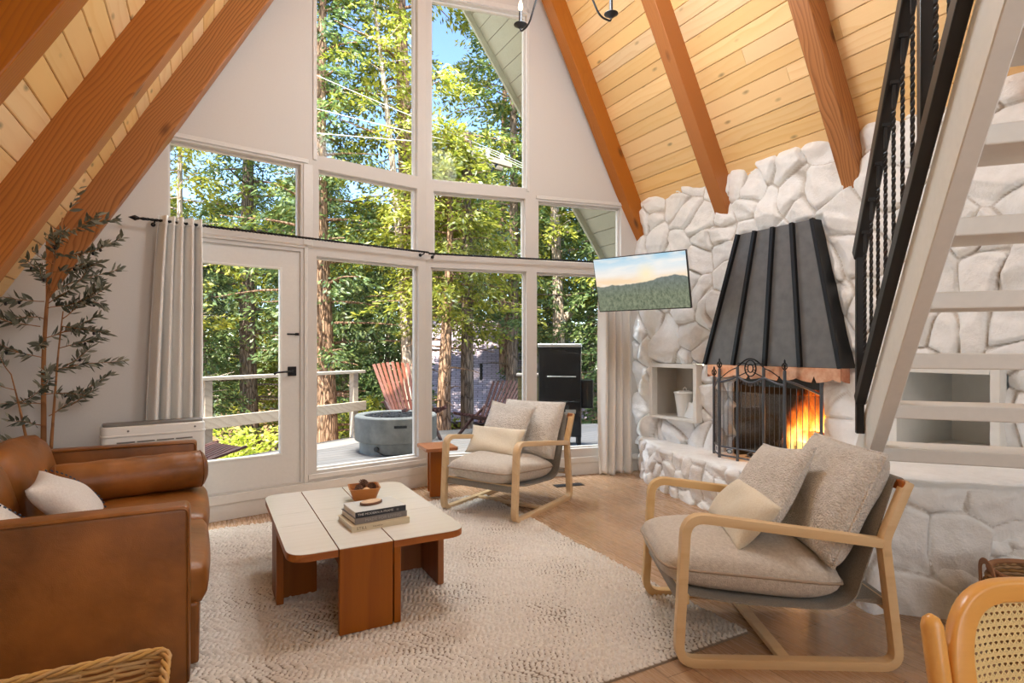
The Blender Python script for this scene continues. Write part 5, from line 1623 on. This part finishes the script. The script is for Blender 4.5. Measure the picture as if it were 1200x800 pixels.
def deck_rail():
    t = thing('deck_railing', 'weathered two-rail wooden railing along the edge of the deck', 'railing', (0, 0, DZ))
    A, B = Vector((.16, 7.24, 0)), Vector((1.90, 8.26, 0)); C = Vector((-1.5, 6.26, 0)); d = (B - A).normalized(); n = Vector((-d.y, d.x, 0))
    for p in (C, Vector((-.0, 7.14, 0)), B - d * .06):
        mb = MB().box(-.045, .045, -.045, .045, 0, .905, M=Matrix.Translation(p) @ Matrix.Rotation(math.atan2(d.y, d.x), 4, 'Z'))
        obj('post', mb.mesh('post', .004, 1), M['greywood'], t)
    for z, w, h in ((.925, .14, .04), (.44, .04, .13)):
        mb = MB(); bar(mb, [C - d * .1 - n * (.0 if z > .8 else .065) + Vector((0, 0, z)), B + d * .10 - n * (0 if z > .8 else .065) + Vector((0, 0, z))], h, w, up=(0, 0, 1))
        obj('rail', mb.mesh('rail', .004, 1), M['greywood'], t)
deck_rail()
def fire_pit():
    t = thing('fire_pit', 'round grey concrete fire pit standing on the deck', 'fire pit', (2.08, 6.95, DZ))
    r = .50
    b = MB().lathe([(0, .0), (.44, .0), (.44, .145), (r - .01, .145), (r, .16), (r, .43), (r - .012, .445), (r - .10, .445), (r - .11, .435), (r - .11, .40), (0, .40)], 56)
    obj('bowl', b.mesh('bowl', smooth=.6), M['concrete'], t)
    s = MB()
    for i in range(260):
        a = rnd.uniform(0, 2 * PI); q = math.sqrt(rnd.random()) * (r - .13); k = rnd.uniform(.014, .03)
        s.ball((q * math.cos(a), q * math.sin(a), .405 + rnd.uniform(0, .02)), k, k * .8, k * .7, 4)
    l = obj('lava_rock', s.mesh('lava_rock', weld=False), M['lava'], t); l['kind'] = 'stuff'
    va = math.atan2(-6.95, -2.08) + .10
    h = MB().box(-.075, .075, -.008, .03, -.016, .016, M=Matrix.Rotation(va + PI / 2, 4, 'Z') @ Matrix.Translation((0, -r + .004, .345)))
    obj('hand_slot', h.mesh('hand_slot', .006, 2), M['black'], t)
    g = MB().tube([(.44 * math.cos(va - .62), .44 * math.sin(va - .62), .08), (.47 * math.cos(va - .62), .47 * math.sin(va - .62), .08)], .028, 12)
    g.tube([(.47 * math.cos(va - .6 + i * .07), .47 * math.sin(va - .6 + i * .07), .06 - .05 * min(1, i / 3)) for i in range(14)], .008, 6)
    obj('gas_hose', g.mesh('gas_hose', smooth=.8), M['black'], t)
fire_pit()
def slat_chair(label, loc, rz, seat='darkslat', back='redslat', lean=62):
    t = thing('slat_chair', label, 'chair', loc, rz)
    # local x forward; curved back made of slats held on rods
    n = 9; W = .56
    for i in range(n):
        y0 = -W / 2 + i * W / (n - 1); f = (i - (n - 1) / 2) / ((n - 1) / 2)
        top = 1.06 - .03 * abs(f)
        P = fillet([(.05, y0 * .72, .20), (-.16, y0 * .86, .50), (-.46, y0 * 1.12, top)], .25, 5, False)
        mb = MB(); bar(mb, [p + Vector((-.05 * (1 - f * f), 0, 0)) for p in P], .042, .02, up=(0, 1, 0))
        obj('back_slat', mb.mesh('back_slat', .002, 1), M[back], t)
    for i in range(n - 1):
        y0 = -W / 2 + (i + .5) * W / (n - 1)
        P = fillet([(-.30, y0, .16), (.05, y0, .27), (.40, y0, .44), (.46, y0, .45)], .2, 5, False)
        mb = MB(); bar(mb, P, .04, .02, up=(0, 1, 0))
        obj('seat_slat', mb.mesh('seat_slat', .002, 1), M[seat], t)
    for s in (-1, 1):
        mb = MB(); bar(mb, [(-.62, s * .30, .012), (-.1, s * .30, .26), (.50, s * .30, .46)], .03, .05, up=(0, 1, 0))
        obj('side_rail', mb.mesh('side_rail', .003, 1), M[seat], t)
        mb = MB(); bar(mb, [(.42, s * .27, .0), (.16, s * .27, .25), (-.2, s * .27, .52)], .03, .05, up=(0, 1, 0))
        obj('leg', mb.mesh('leg', .003, 1), M[seat], t)
    mb = MB()
    for x, z in ((.36, .42), (-.1, .245), (-.22, .52)): mb.tube([(x, -.31, z - .015), (x, .31, z - .015)], .011, 8)
    obj('dowel', mb.mesh('dowel', smooth=.8), M[seat], t)
    return t
slat_chair('red-brown slatted chair standing behind the round fire pit', (2.50, 7.75, DZ), R(-80))
slat_chair('dark slatted chair on the deck outside the glazed door', (-.16, 6.50, DZ), R(28), 'darkslat', 'darkslat').scale = (.9, .9, .55)
slat_chair('dark slatted chair on the deck behind the armchair by the window', (3.72, 7.62, DZ), R(205), 'darkslat', 'darkslat').scale = (1, 1, .72)
def smoker():
    t = thing('smoker', 'tall black cabinet smoker with silver top standing on the deck', 'smoker', (4.06, 6.28, DZ), R(-32.5))
    K = M['smoker']; w, d = .272, .23
    H0, H1 = .14, 1.27
    obj('cabinet', MB().box(-w, w, -d, d, H0, H1).mesh('cabinet', .008, 2), K, t)
    for z0, z1, hz in ((.60 + .01, 1.20, 1.10), (.16, .595, .52)):
        dd = obj('door', MB().box(-w + .008, w - .008, -d - .025, -d - .001, z0, z1).mesh('door', .006, 2), K, t)
    hd = MB().tube([(-.16, -d - .05, .905), (.20, -d - .05, .905)], .008, 8)
    for x in (-.15, .19): hd.tube([(x, -d - .05, .905), (x, -d - .02, .905)], .006, 6)
    obj('handle', hd.mesh('handle', smooth=.8), M['steel'], t)
    obj('window', MB().box(-w + .05, w - .16, -d - .028, -d - .024, .25, .54).mesh('window', .003, 1), M['black'], t)
    obj('top', MB().box(-w - .006, w + .006, -d - .02, d, H1, H1 + .05).mesh('top', .012, 3), M['steel'], t)
    obj('nameplate', MB().box(.07, .20, -d - .030, -d - .024, .44, .49).mesh('nameplate', .002, 1), M['steel'], t)
    lg = []
    for x in (-w + .03, w - .03):
        for y in (-d + .03, d - .03):
            obj('leg', MB().box(x - .025, x + .025, y - .025, y + .025, 0, H0 + .01).mesh('leg'), K, t)
    obj('side_box', MB().box(w + .004, w + .15, -d + .02, d - .04, .50, .86).mesh('side_box', .01, 2), K, t)
smoker()
def planter():
    t = thing('wooden_post_box', 'olive brown wooden box standing on the deck beside the smoker', 'box', (4.17, 7.30, DZ), R(-30))
    mb = MB()
    for i in range(5): mb.box(-.15, .15, -.15, .15, .0 + i * .17, .165 + i * .17)
    obj('box_side', mb.mesh('box_side', .004, 1), M['olivewood'], t)
    obj('lid', MB().box(-.17, .17, -.17, .17, .86, .89).mesh('lid', .004, 1), M['greywood'], t)
    obj('foot', MB().box(-.14, .14, -.14, .14, -.0, .01).mesh('foot'), M['olivewood'], t)
planter()
def gcoord():
    pass
# ------------------------------------------------------------------ ground, neighbour's roof, pole
def ground():
    xs = np.linspace(-22, 34, 120); ys = np.linspace(5.0, 52, 120)
    X, Y = np.meshgrid(xs, ys, indexing='ij')
    sl = np.clip((X - 4.5) / 6, 0, 1)
    base = -.9 + sl * .85
    Z = base + .10 * np.sin(X * .9) * np.sin(Y * .8) + .05 * np.sin(X * 2.3 + Y) + np.clip((Y - 22) / 25, 0, 1) * -1.0
    nearwall = np.clip((6.3 - Y) / 1.0, 0, 1); Z = Z * (1 - nearwall) + np.minimum(Z, -.9) * nearwall
    idx = np.arange(X.size).reshape(X.shape)
    q = np.stack([idx[:-1, :-1], idx[1:, :-1], idx[1:, 1:], idx[:-1, 1:]], -1).reshape(-1, 4)
    o = obj('ground', np_mesh('ground', np.stack([X, Y, Z], -1), q, True), M['ground']); o['kind'] = 'structure'
ground()
def GZ(x, y): return -.9 + min(1, max(0, (x - 4.5) / 6)) * .85
def neighbour():
    t = thing('neighbour_house', 'small house with low purple-grey shingle roof among the trees', 'house', (6.3, 12.6, -.6), R(-26))
    w, L = 3.0, 4.6
    mb = MB()
    # steep roof reaching nearly to the ground: local x along the eave, y up the slope
    vs = [(-L / 2, 0), (L / 2, 0), (L / 2, 4.3), (-L / 2, 4.3)]
    mb.prism(vs, 0, .08)
    for sgn in (0, 1):
        o = obj('roof_slope', mb.mesh('roof_slope'), M['shingle'], t)
        o.rotation_euler = (R(38), 0, PI * sgn)
        o.location = (0, 0, .1) if not sgn else (0, 2 * 4.3 * math.cos(R(38)), .1)
    g = MB(); hgt = 4.3 * math.sin(R(38)); b = 4.3 * math.cos(R(38))
    for x in (-L / 2 + .25, L / 2 - .35):
        g.add([(x, .3, 0), (x, 2 * b - .3, 0), (x, b, hgt), (x + .1, .3, 0), (x + .1, 2 * b - .3, 0), (x + .1, b, hgt)], [(0, 1, 2), (5, 4, 3), (0, 3, 4, 1), (1, 4, 5, 2), (2, 5, 3, 0)])
    obj('gable_wall', g.mesh('gable_wall'), M['greywood'], t)
    ch = MB().tube([(-.4, 1.2, .9), (-.4, 1.2, 1.55)], .04, 10); obj('vent_pipe', ch.mesh('vent_pipe'), M['black'], t)
neighbour()
def utility_pole():
    x, y = 3.86, 8.82
    t = thing('utility_pole', 'wooden utility pole with a crossarm standing among the trees', 'utility pole', (x, y, GZ(x, y)), R(14))
    H = 5.86
    obj('pole', MB().tube([(0, 0, 0), (0, 0, H)], [.12, .08], 12).mesh('pole', smooth=.8), M['bark2'], t)
    for dy in (-.12, .12):
        obj('crossarm', MB().box(-.12, .88, dy - .035, dy + .035, H - .42, H - .33).mesh('crossarm', .005, 1), M['greywood'], t)
    br = MB(); bar(br, [(.05, -.13, H - .95), (.55, -.13, H - .42)], .03, .03); obj('brace', br.mesh('brace'), M['blackmetal'], t)
    for k in range(3):
        m = MB().lathe([(0, 0), (.03, 0), (.05, .05), (.03, .08), (.055, .12), (.02, .17), (0, .18)], 12, Matrix.Translation((.1 + .34 * k, 0, H - .33)))
        obj('insulator', m.mesh('insulator', smooth=.8), M['white'], t)
utility_pole()
def wires():
    ends = [Vector((3.86 + (.1 + .34 * k) * math.cos(R(14)), 8.82 + (.1 + .34 * k) * math.sin(R(14)), 4.63 + .17)) for k in range(3)]
    near = [Vector((1.28, 7.85, 5.10)), Vector((1.28, 7.85, 4.66)), Vector((1.28, 7.85, 4.34))]
    for k, lab in enumerate(('uppermost pale power line crossing the sky outside', 'middle pale power line crossing the sky outside', 'lowest pale power line crossing the sky outside')):
        a, b = near[k], ends[(2, 1, 0)[k]]; s0 = a - (b - a) * 2.2; pts = []
        for i in range(31):
            s = i / 30; pts.append(s0.lerp(b, s) - Vector((0, 0, .18 * math.sin(PI * s))))
        far = b + Vector((12, 2.5, -.6))
        for i in range(1, 13):
            s = i / 12; pts.append(b.lerp(far, s) - Vector((0, 0, .4 * math.sin(PI * s))))
        o = obj('power_line', MB().tube(pts, .006, 5).mesh('power_line', smooth=True), M['white']); tag(o, lab, 'power line')
wires()
# ------------------------------------------------------------------ trees
def sprays(C, D, n, L, W, rs, spread=.16, flat=.5):
    """n little pointed leaves round each centre C growing roughly along D"""
    m = len(C); N = m * n
    unit = lambda a: a / (np.linalg.norm(a, axis=1, keepdims=True) + 1e-9)
    A = unit(D + rs.normal(0, .35, (m, 3)))                     # axis of each frond
    S = unit(np.cross(A, np.array([0, 0, 1.]) + rs.normal(0, .35, (m, 3)))); U = np.cross(S, A)
    fl = spread * rs.uniform(2.2, 4.2, (m, 1))
    A_, S_, U_, f_ = (np.repeat(a, n, 0) for a in (A, S, U, fl))
    t = rs.uniform(0, 1, (N, 1)); sg = rs.choice([-1., 1.], (N, 1)); q = rs.uniform(0, 1, (N, 1)) ** 1.3
    wide = .55 * f_ * (1 - t) ** .7 * q
    c = np.repeat(C, n, 0) + A_ * f_ * (t - .35) + S_ * sg * wide + U_ * (rs.normal(0, .10, (N, 1)) * f_ * flat - .35 * f_ * (t ** 2) - .25 * wide)
    d = unit(A_ * .8 + S_ * sg * .7 + rs.normal(0, .30, (N, 3)) - U_ * .25)
    s = unit(np.cross(d, U_ + rs.normal(0, .55, (N, 3))))
    l = (L * rs.uniform(.6, 1.35, (N, 1))); w = W * rs.uniform(.7, 1.3, (N, 1))
    V = np.stack([c, c + d * l * .5 + s * w, c + d * l, c + d * l * .5 - s * w], 1).reshape(-1, 3)
    return V, np.arange(N * 4).reshape(N, 4)
def tree_parts(seed, H, crown0, rad, trunk_r, nb, spp, leaf, droop=.25, lean=(0, 0), conic=.8, L=.15, W=.03, spread=.15, flat=.55, density=18, dead=0, fork=None, u0=.18, skip=None):
    rs = np.random.RandomState(seed); r2 = random.Random(seed)
    n = 18; P = []
    for i in range(n + 1):
        f = i / n; P.append(Vector((lean[0] * f + .06 * math.sin(f * 5 + seed), lean[1] * f + .06 * math.cos(f * 4 + seed * 2), H * f)))
    at = lambda z: P[0].lerp(P[-1], 0) if z <= 0 else (lambda k: P[min(n - 1, int(k))].lerp(P[min(n, int(k) + 1)], k - int(k)))(min(n - 1e-3, z / H * n))
    tm = MB(); tm.tube(P, [max(.02, trunk_r * (1.12 if i == 0 else 1) * (1 - .85 * i / n)) for i in range(n + 1)], 12)
    if fork:
        z0, d, L2, r = fork; q = at(z0); pts = [q]; dd = Vector(d).normalized()
        for i in range(10):
            q = q + dd * L2 / 10; dd = (dd + Vector((0, 0, .09))).normalized(); pts.append(q.copy())
        tm.tube(pts, [r * (1 - .6 * i / 10) for i in range(11)], 9)
    bm_ = MB(); Cs = []; Ds = []
    for k in range(nb + dead):
        isdead = k >= nb
        z = (crown0 + (H - crown0) * (k + r2.random()) / nb) if not isdead else r2.uniform(crown0 * .35, crown0 * 1.1)
        f = max(0, (z - crown0) / (H - crown0)); a = k * 2.39996 + r2.uniform(-.5, .5)
        bl = rad * (1 - conic * f) * r2.uniform(.6, 1.15) * (.5 + .5 * min(1, f * 6 + .3)) if not isdead else rad * r2.uniform(.25, .6)
        base = at(z); d = Vector((math.cos(a), math.sin(a), .22 - droop * .4)); pts = []; q = base.copy(); m = 7
        for i in range(m + 1):
            pts.append(q.copy()); q = q + d.normalized() * bl / m; d = d + Vector((r2.uniform(-.12, .12), r2.uniform(-.12, .12), -droop * .16 + r2.uniform(-.06, .08)))
        bm_.tube(pts, [max(.006, trunk_r * .16 * (1 - .85 * i / m)) for i in range(m + 1)], 5, cap=False)
        if isdead: continue
        if skip is not None and abs((a - skip[0] + PI) % (2 * PI) - PI) < skip[1]: continue
        for j in range(spp):
            u = (u0 + (1 - u0) * (j + r2.random()) / spp) * (m - .01); i = int(u); c = pts[i].lerp(pts[i + 1], u - i)
            side = Vector((-math.sin(a), math.cos(a), 0)) * r2.uniform(-1, 1) * bl * .30 * (1 - .45 * u / m)
            Cs.append(tuple(c + side + Vector((0, 0, r2.uniform(-.15, .1))))); dv = Vector((math.cos(a), math.sin(a), -.25)) + side.normalized() * .5 if side.length > 0 else d
            Ds.append(tuple(dv))
    V, F = sprays(np.array(Cs), np.array(Ds), density, L, W, rs, spread, flat)
    return tm.mesh('trunk', smooth=1.0), bm_.mesh('branch', smooth=True, weld=False), np_mesh('foliage', V, F)
def tree(label, loc, parts, leaf, bark, rz=0, sc=1.0, group=None, name='conifer_tree'):
    t = thing(name, label, 'tree', loc, rz, group)
    tm, bm_, fo = parts
    obj('trunk', tm, M[bark], t); obj('branch', bm_, M[bark], t); obj('foliage', fo, M[leaf], t)
    t.scale = (sc,) * 3
    return t
def ray_at(u, dist):
    """ground point under image column u at a distance"""
    th = math.atan2(358, 670); X = (u - 600) / 670 * dist
    return X * math.cos(th) + dist * math.sin(th), -X * math.sin(th) + dist * math.cos(th)
# the trees that can be told apart
x, y = ray_at(478, 10.6)
cedar = tree('tallest cedar with straight sunlit trunk seen behind the prow post', (x, y, GZ(x, y)), tree_parts(1, 15, 3.6, 2.3, .20, 62, 8, 'A', .35, lean=(-.25, -.15), conic=.4, dead=10, L=.115, W=.022, density=44, spread=.14, u0=.30, skip=(R(249), R(42))), 'leafA', 'bark')
x, y = ray_at(380, 9.6)
tree('thick-trunked fir rising directly behind the deck railing', (x, y, GZ(x, y)), tree_parts(2, 10, 1.9, 1.7, .20, 60, 8, 'B', .3, conic=.75, dead=14, L=.10, W=.02, density=28), 'leafB', 'bark')
x, y = ray_at(293, 12.5)
tree('dark-trunked fir seen through the glass of the door', (x, y, GZ(x, y)), tree_parts(3, 12, 2.6, 2.2, .20, 60, 9, 'B', .35, conic=.7, dead=16, L=.115, W=.022, density=26), 'leafB', 'bark2')
x, y = ray_at(523, 9.4)
tree('fir with bare sunlit trunk between the fire pit and the shingle roof', (x, y, -.35), tree_parts(4, 5.4, 2.1, 1.7, .13, 55, 9, 'A', .35, lean=(.05, .1), conic=.7, dead=12, L=.10, W=.02, density=28), 'leafA', 'bark')
x, y = ray_at(489, 10.0)
tree('slim leaning trunk rising behind the red-brown slatted chair', (x, y, -.5), tree_parts(5, 8.5, 3.3, 1.5, .11, 40, 8, 'A', .3, lean=(-.75, .2), conic=.6, dead=6, L=.10, W=.02, density=26), 'leafA', 'bark3')
x, y = ray_at(600, 11.6)
tree('fir with dark trunk in front of the shingle roof', (x, y, GZ(x, y)), tree_parts(6, 11, 2.3, 1.9, .14, 55, 9, 'B', .3, conic=.7, dead=8, L=.11, W=.022, density=26), 'leafB', 'bark2')
x, y = ray_at(652, 12.0)
tree('pale forked tree beyond the smoker', (x, y, GZ(x, y)), tree_parts(7, 8.8, 3.0, 1.9, .16, 34, 9, 'C', .15, lean=(-.1, 0), conic=.5, L=.11, W=.03, density=26, fork=(2.5, (1, -.3, .9), 2.6, .09)), 'leafA', 'bark3', name='broadleaf_tree')
x, y = ray_at(215, 10.5)
tree('slim pale-stemmed tree seen at the edge of the window over the curtain', (x, y, GZ(x, y)), tree_parts(8, 8.5, 2.8, 2.0, .09, 36, 9, 'A', .2, conic=.6, dead=10, L=.11, W=.022, density=26), 'leafA', 'bark3')
x, y = ray_at(592, 15.5)
tree('bushy cedar whose crown fills the pane beside the prow post', (x, y, GZ(x, y)), tree_parts(9, 13.5, 2.0, 2.6, .15, 64, 9, 'A', .4, conic=.6, L=.13, W=.026, density=30, spread=.17, u0=.3), 'leafA', 'bark')
# the rest of the wood: nothing tells these apart
FOREST = 'dense green conifer in the wood beyond the deck'
protoA = tree_parts(21, 9, .6, 2.1, .16, 84, 9, 'A', .35, conic=.8, L=.15, W=.03, density=26)
protoB = tree_parts(22, 11, .8, 2.3, .18, 90, 9, 'B', .4, conic=.78, L=.15, W=.03, density=26)
protoC = tree_parts(23, 6.5, .2, 1.9, .10, 70, 8, 'B', .3, conic=.85, L=.13, W=.026, density=24)
spots = [(180, 15, 0, .72), (250, 16.5, 1, .60), (330, 14.5, 0, .66), (345, 18, 1, .70), (420, 15.5, 1, .58), (445, 19, 0, .78), (405, 12.8, 2, .78), (545, 18.5, 1, .74), (625, 17, 0, .80), (690, 15, 1, .75), (735, 17, 0, .85), (660, 20, 1, .9), (765, 13.5, 2, .9), (240, 12.0, 2, .72), (300, 22, 1, .8), (500, 23, 1, .9), (580, 24, 0, 1.1), (210, 21, 1, .72), (455, 13.2, 2, .8), (640, 15.5, 2, .8), (712, 11.5, 2, .85), (390, 25, 1, .9), (130, 18, 0, .8), (520, 20, 0, .9), (275, 18.5, 0, .7), (365, 21, 0, .8)]
roots = [None, None, None]
for i, (u, dist, k, s) in enumerate(spots):
    x, y = ray_at(u, dist); p = (protoA, protoB, protoC)[k]; loc = (x, y, GZ(x, y) - .05); rz = i * 1.7
    if roots[k] is None:
        roots[k] = tree(FOREST, loc, p, ('leafA', 'leafB', 'leafB')[k], ('bark', 'bark2', 'bark2')[k], rz, s, 'conifers of the wood beyond the deck')
    else:
        dup(roots[k], loc, rz, FOREST, 'conifers of the wood beyond the deck', s)
# bushes against the deck
def bush(label, u, dist, r, h, seed, leaf, group=None):
    rs = np.random.RandomState(seed); x, y = ray_at(u, dist)
    t = thing('bush', label, 'bush', (x, y, GZ(x, y)), 0, group)
    n = 130; a = rs.uniform(0, 2 * PI, n); q = np.sqrt(rs.uniform(0, 1, n)) * r; z = h * (.12 + .88 * rs.uniform(0, 1, n)) * (1 - .45 * (q / r) ** 2)
    C = np.stack([q * np.cos(a), q * np.sin(a), z], -1); D = np.stack([np.cos(a), np.sin(a), np.full(n, .5)], -1)
    V, F = sprays(C, D, 26, .085, .024, rs, .10, .8)
    obj('foliage', np_mesh('foliage', V, F), M[leaf], t)
    st = MB()
    for i in range(16):
        st.tube([(0, 0, 0), tuple(C[i * 7] * np.array([.5, .5, .6])), tuple(C[i * 7])], [.014, .009, .004], 5)
    obj('stem', st.mesh('stem', smooth=True), M['bark2'], t)
bush('yellow-green bush below the railing outside the glazed door', 300, 9.2, .95, 1.05, 41, 'leafC')
bush('yellow-green bush behind the post of the railing near the sofa side', 250, 8.6, .7, 1.0, 44, 'leafC')
bush('light green bush behind the end of the deck railing', 412, 11.0, .95, 1.35, 42, 'leafA')
bush('leafy bush between the red-brown chair and the bare trunk', 472, 12.2, 1.0, 1.6, 43, 'leafA')

# ------------------------------------------------------------------ light, sky, camera
def lights():
    w = bpy.data.worlds.new('World'); SC.world = w; w.use_nodes = True
    t = w.node_tree; t.nodes.clear()
    sky = t.nodes.new('ShaderNodeTexSky'); sky.sky_type = 'NISHITA'; sky.sun_disc = False
    sky.sun_elevation = R(46); sky.sun_rotation = R(215); sky.altitude = 1500; sky.air_density = 1.0; sky.dust_density = .1; sky.ozone_density = 3.0
    bg = t.nodes.new('ShaderNodeBackground'); bg.inputs[1].default_value = SKY
    out = t.nodes.new('ShaderNodeOutputWorld')
    t.links.new(sky.outputs[0], bg.inputs[0]); t.links.new(bg.outputs[0], out.inputs[0])
    s = bpy.data.lights.new('sun', 'SUN'); s.energy = SUN; s.angle = R(.6); s.color = (1, .93, .80)
    o = bpy.data.objects.new('sun', s); link(o)
    # sun stands behind the house, high over the left roof slope
    d = Vector((.62, .48, -.80)).normalized(); o.rotation_euler = d.to_track_quat('-Z', 'Y').to_euler()
    # fill light added behind the camera, in front of the plain back wall
    def area(name, loc, tgt, sx, sy, e, c):
        l = bpy.data.lights.new(name, 'AREA'); l.shape = 'RECTANGLE'; l.size = sx; l.size_y = sy; l.energy = e; l.color = c
        a = bpy.data.objects.new(name, l); link(a); a.location = loc
        a.rotation_euler = (Vector(tgt) - Vector(loc)).to_track_quat('-Z', 'Y').to_euler()
    area('rear_fill_light', (1.6, -2.5, 2.3), (1.9, 4.0, 1.7), 3.4, 3.4, FILL, (.88, .94, 1))
    # area light added high over the deck to push daylight through the gable
    area('deck_fill_light', (2.3, 7.7, 8.6), (2.0, 2.6, .4), 5.0, 2.2, DECK_FILL, (.93, .97, 1))
    # the chandelier
    l = bpy.data.lights.new('chandelier_light', 'POINT'); l.energy = CHAND; l.color = (.90, .95, 1); l.shadow_soft_size = .35
    o = bpy.data.objects.new('chandelier_light', l); link(o); o.location = (1.97, 3.05, 3.85)
SKY, SUN, FILL, CHAND, DECK_FILL = .55, 13, 88, 132, 2600
lights()
cam = bpy.data.cameras.new('camera'); co = bpy.data.objects.new('camera', cam); link(co)
cam.sensor_width = 36; cam.lens = 670 / 1200 * 36; cam.shift_y = 8 / 1200; cam.clip_start = .02; cam.clip_end = 200
co.location = (0, 0, 1.36); co.rotation_euler = (R(90), 0, -math.atan2(358, 670))
SC.camera = co
SC.view_settings.view_transform = 'Standard'; SC.view_settings.look = 'None'; SC.view_settings.gamma = 1; SC.view_settings.exposure = 0
SC.view_settings.use_curve_mapping = False
SC.cycles.use_denoising = True
try: SC.cycles.denoiser = 'OPENIMAGEDENOISE'
except Exception: pass
SC.cycles.max_bounces = 10; SC.cycles.transparent_max_bounces = 24; SC.cycles.sample_clamp_indirect = 6
SC.cycles.volume_step_rate = 1.0

# repeats share a group
for o in list(SC.objects):
    if o.parent is not None or 'label' not in o or 'group' in o: continue
    base = o.name.split('.')[0]
    g = {'armchair': 'matching sling armchairs', 'curtain': 'linen curtains at the gable windows', 'curtain_rod': 'twisted iron curtain rods', 'slat_chair': 'slatted chairs on the deck',
         'power_line': 'power lines outside the gable', 'bush': 'bushes beyond the deck'}.get(base)
    if base == 'pillow': g = 'pillows on the armchairs' if 'armchair' in o['label'] else 'linen pillows on the sofa'
    if g: o['group'] = g
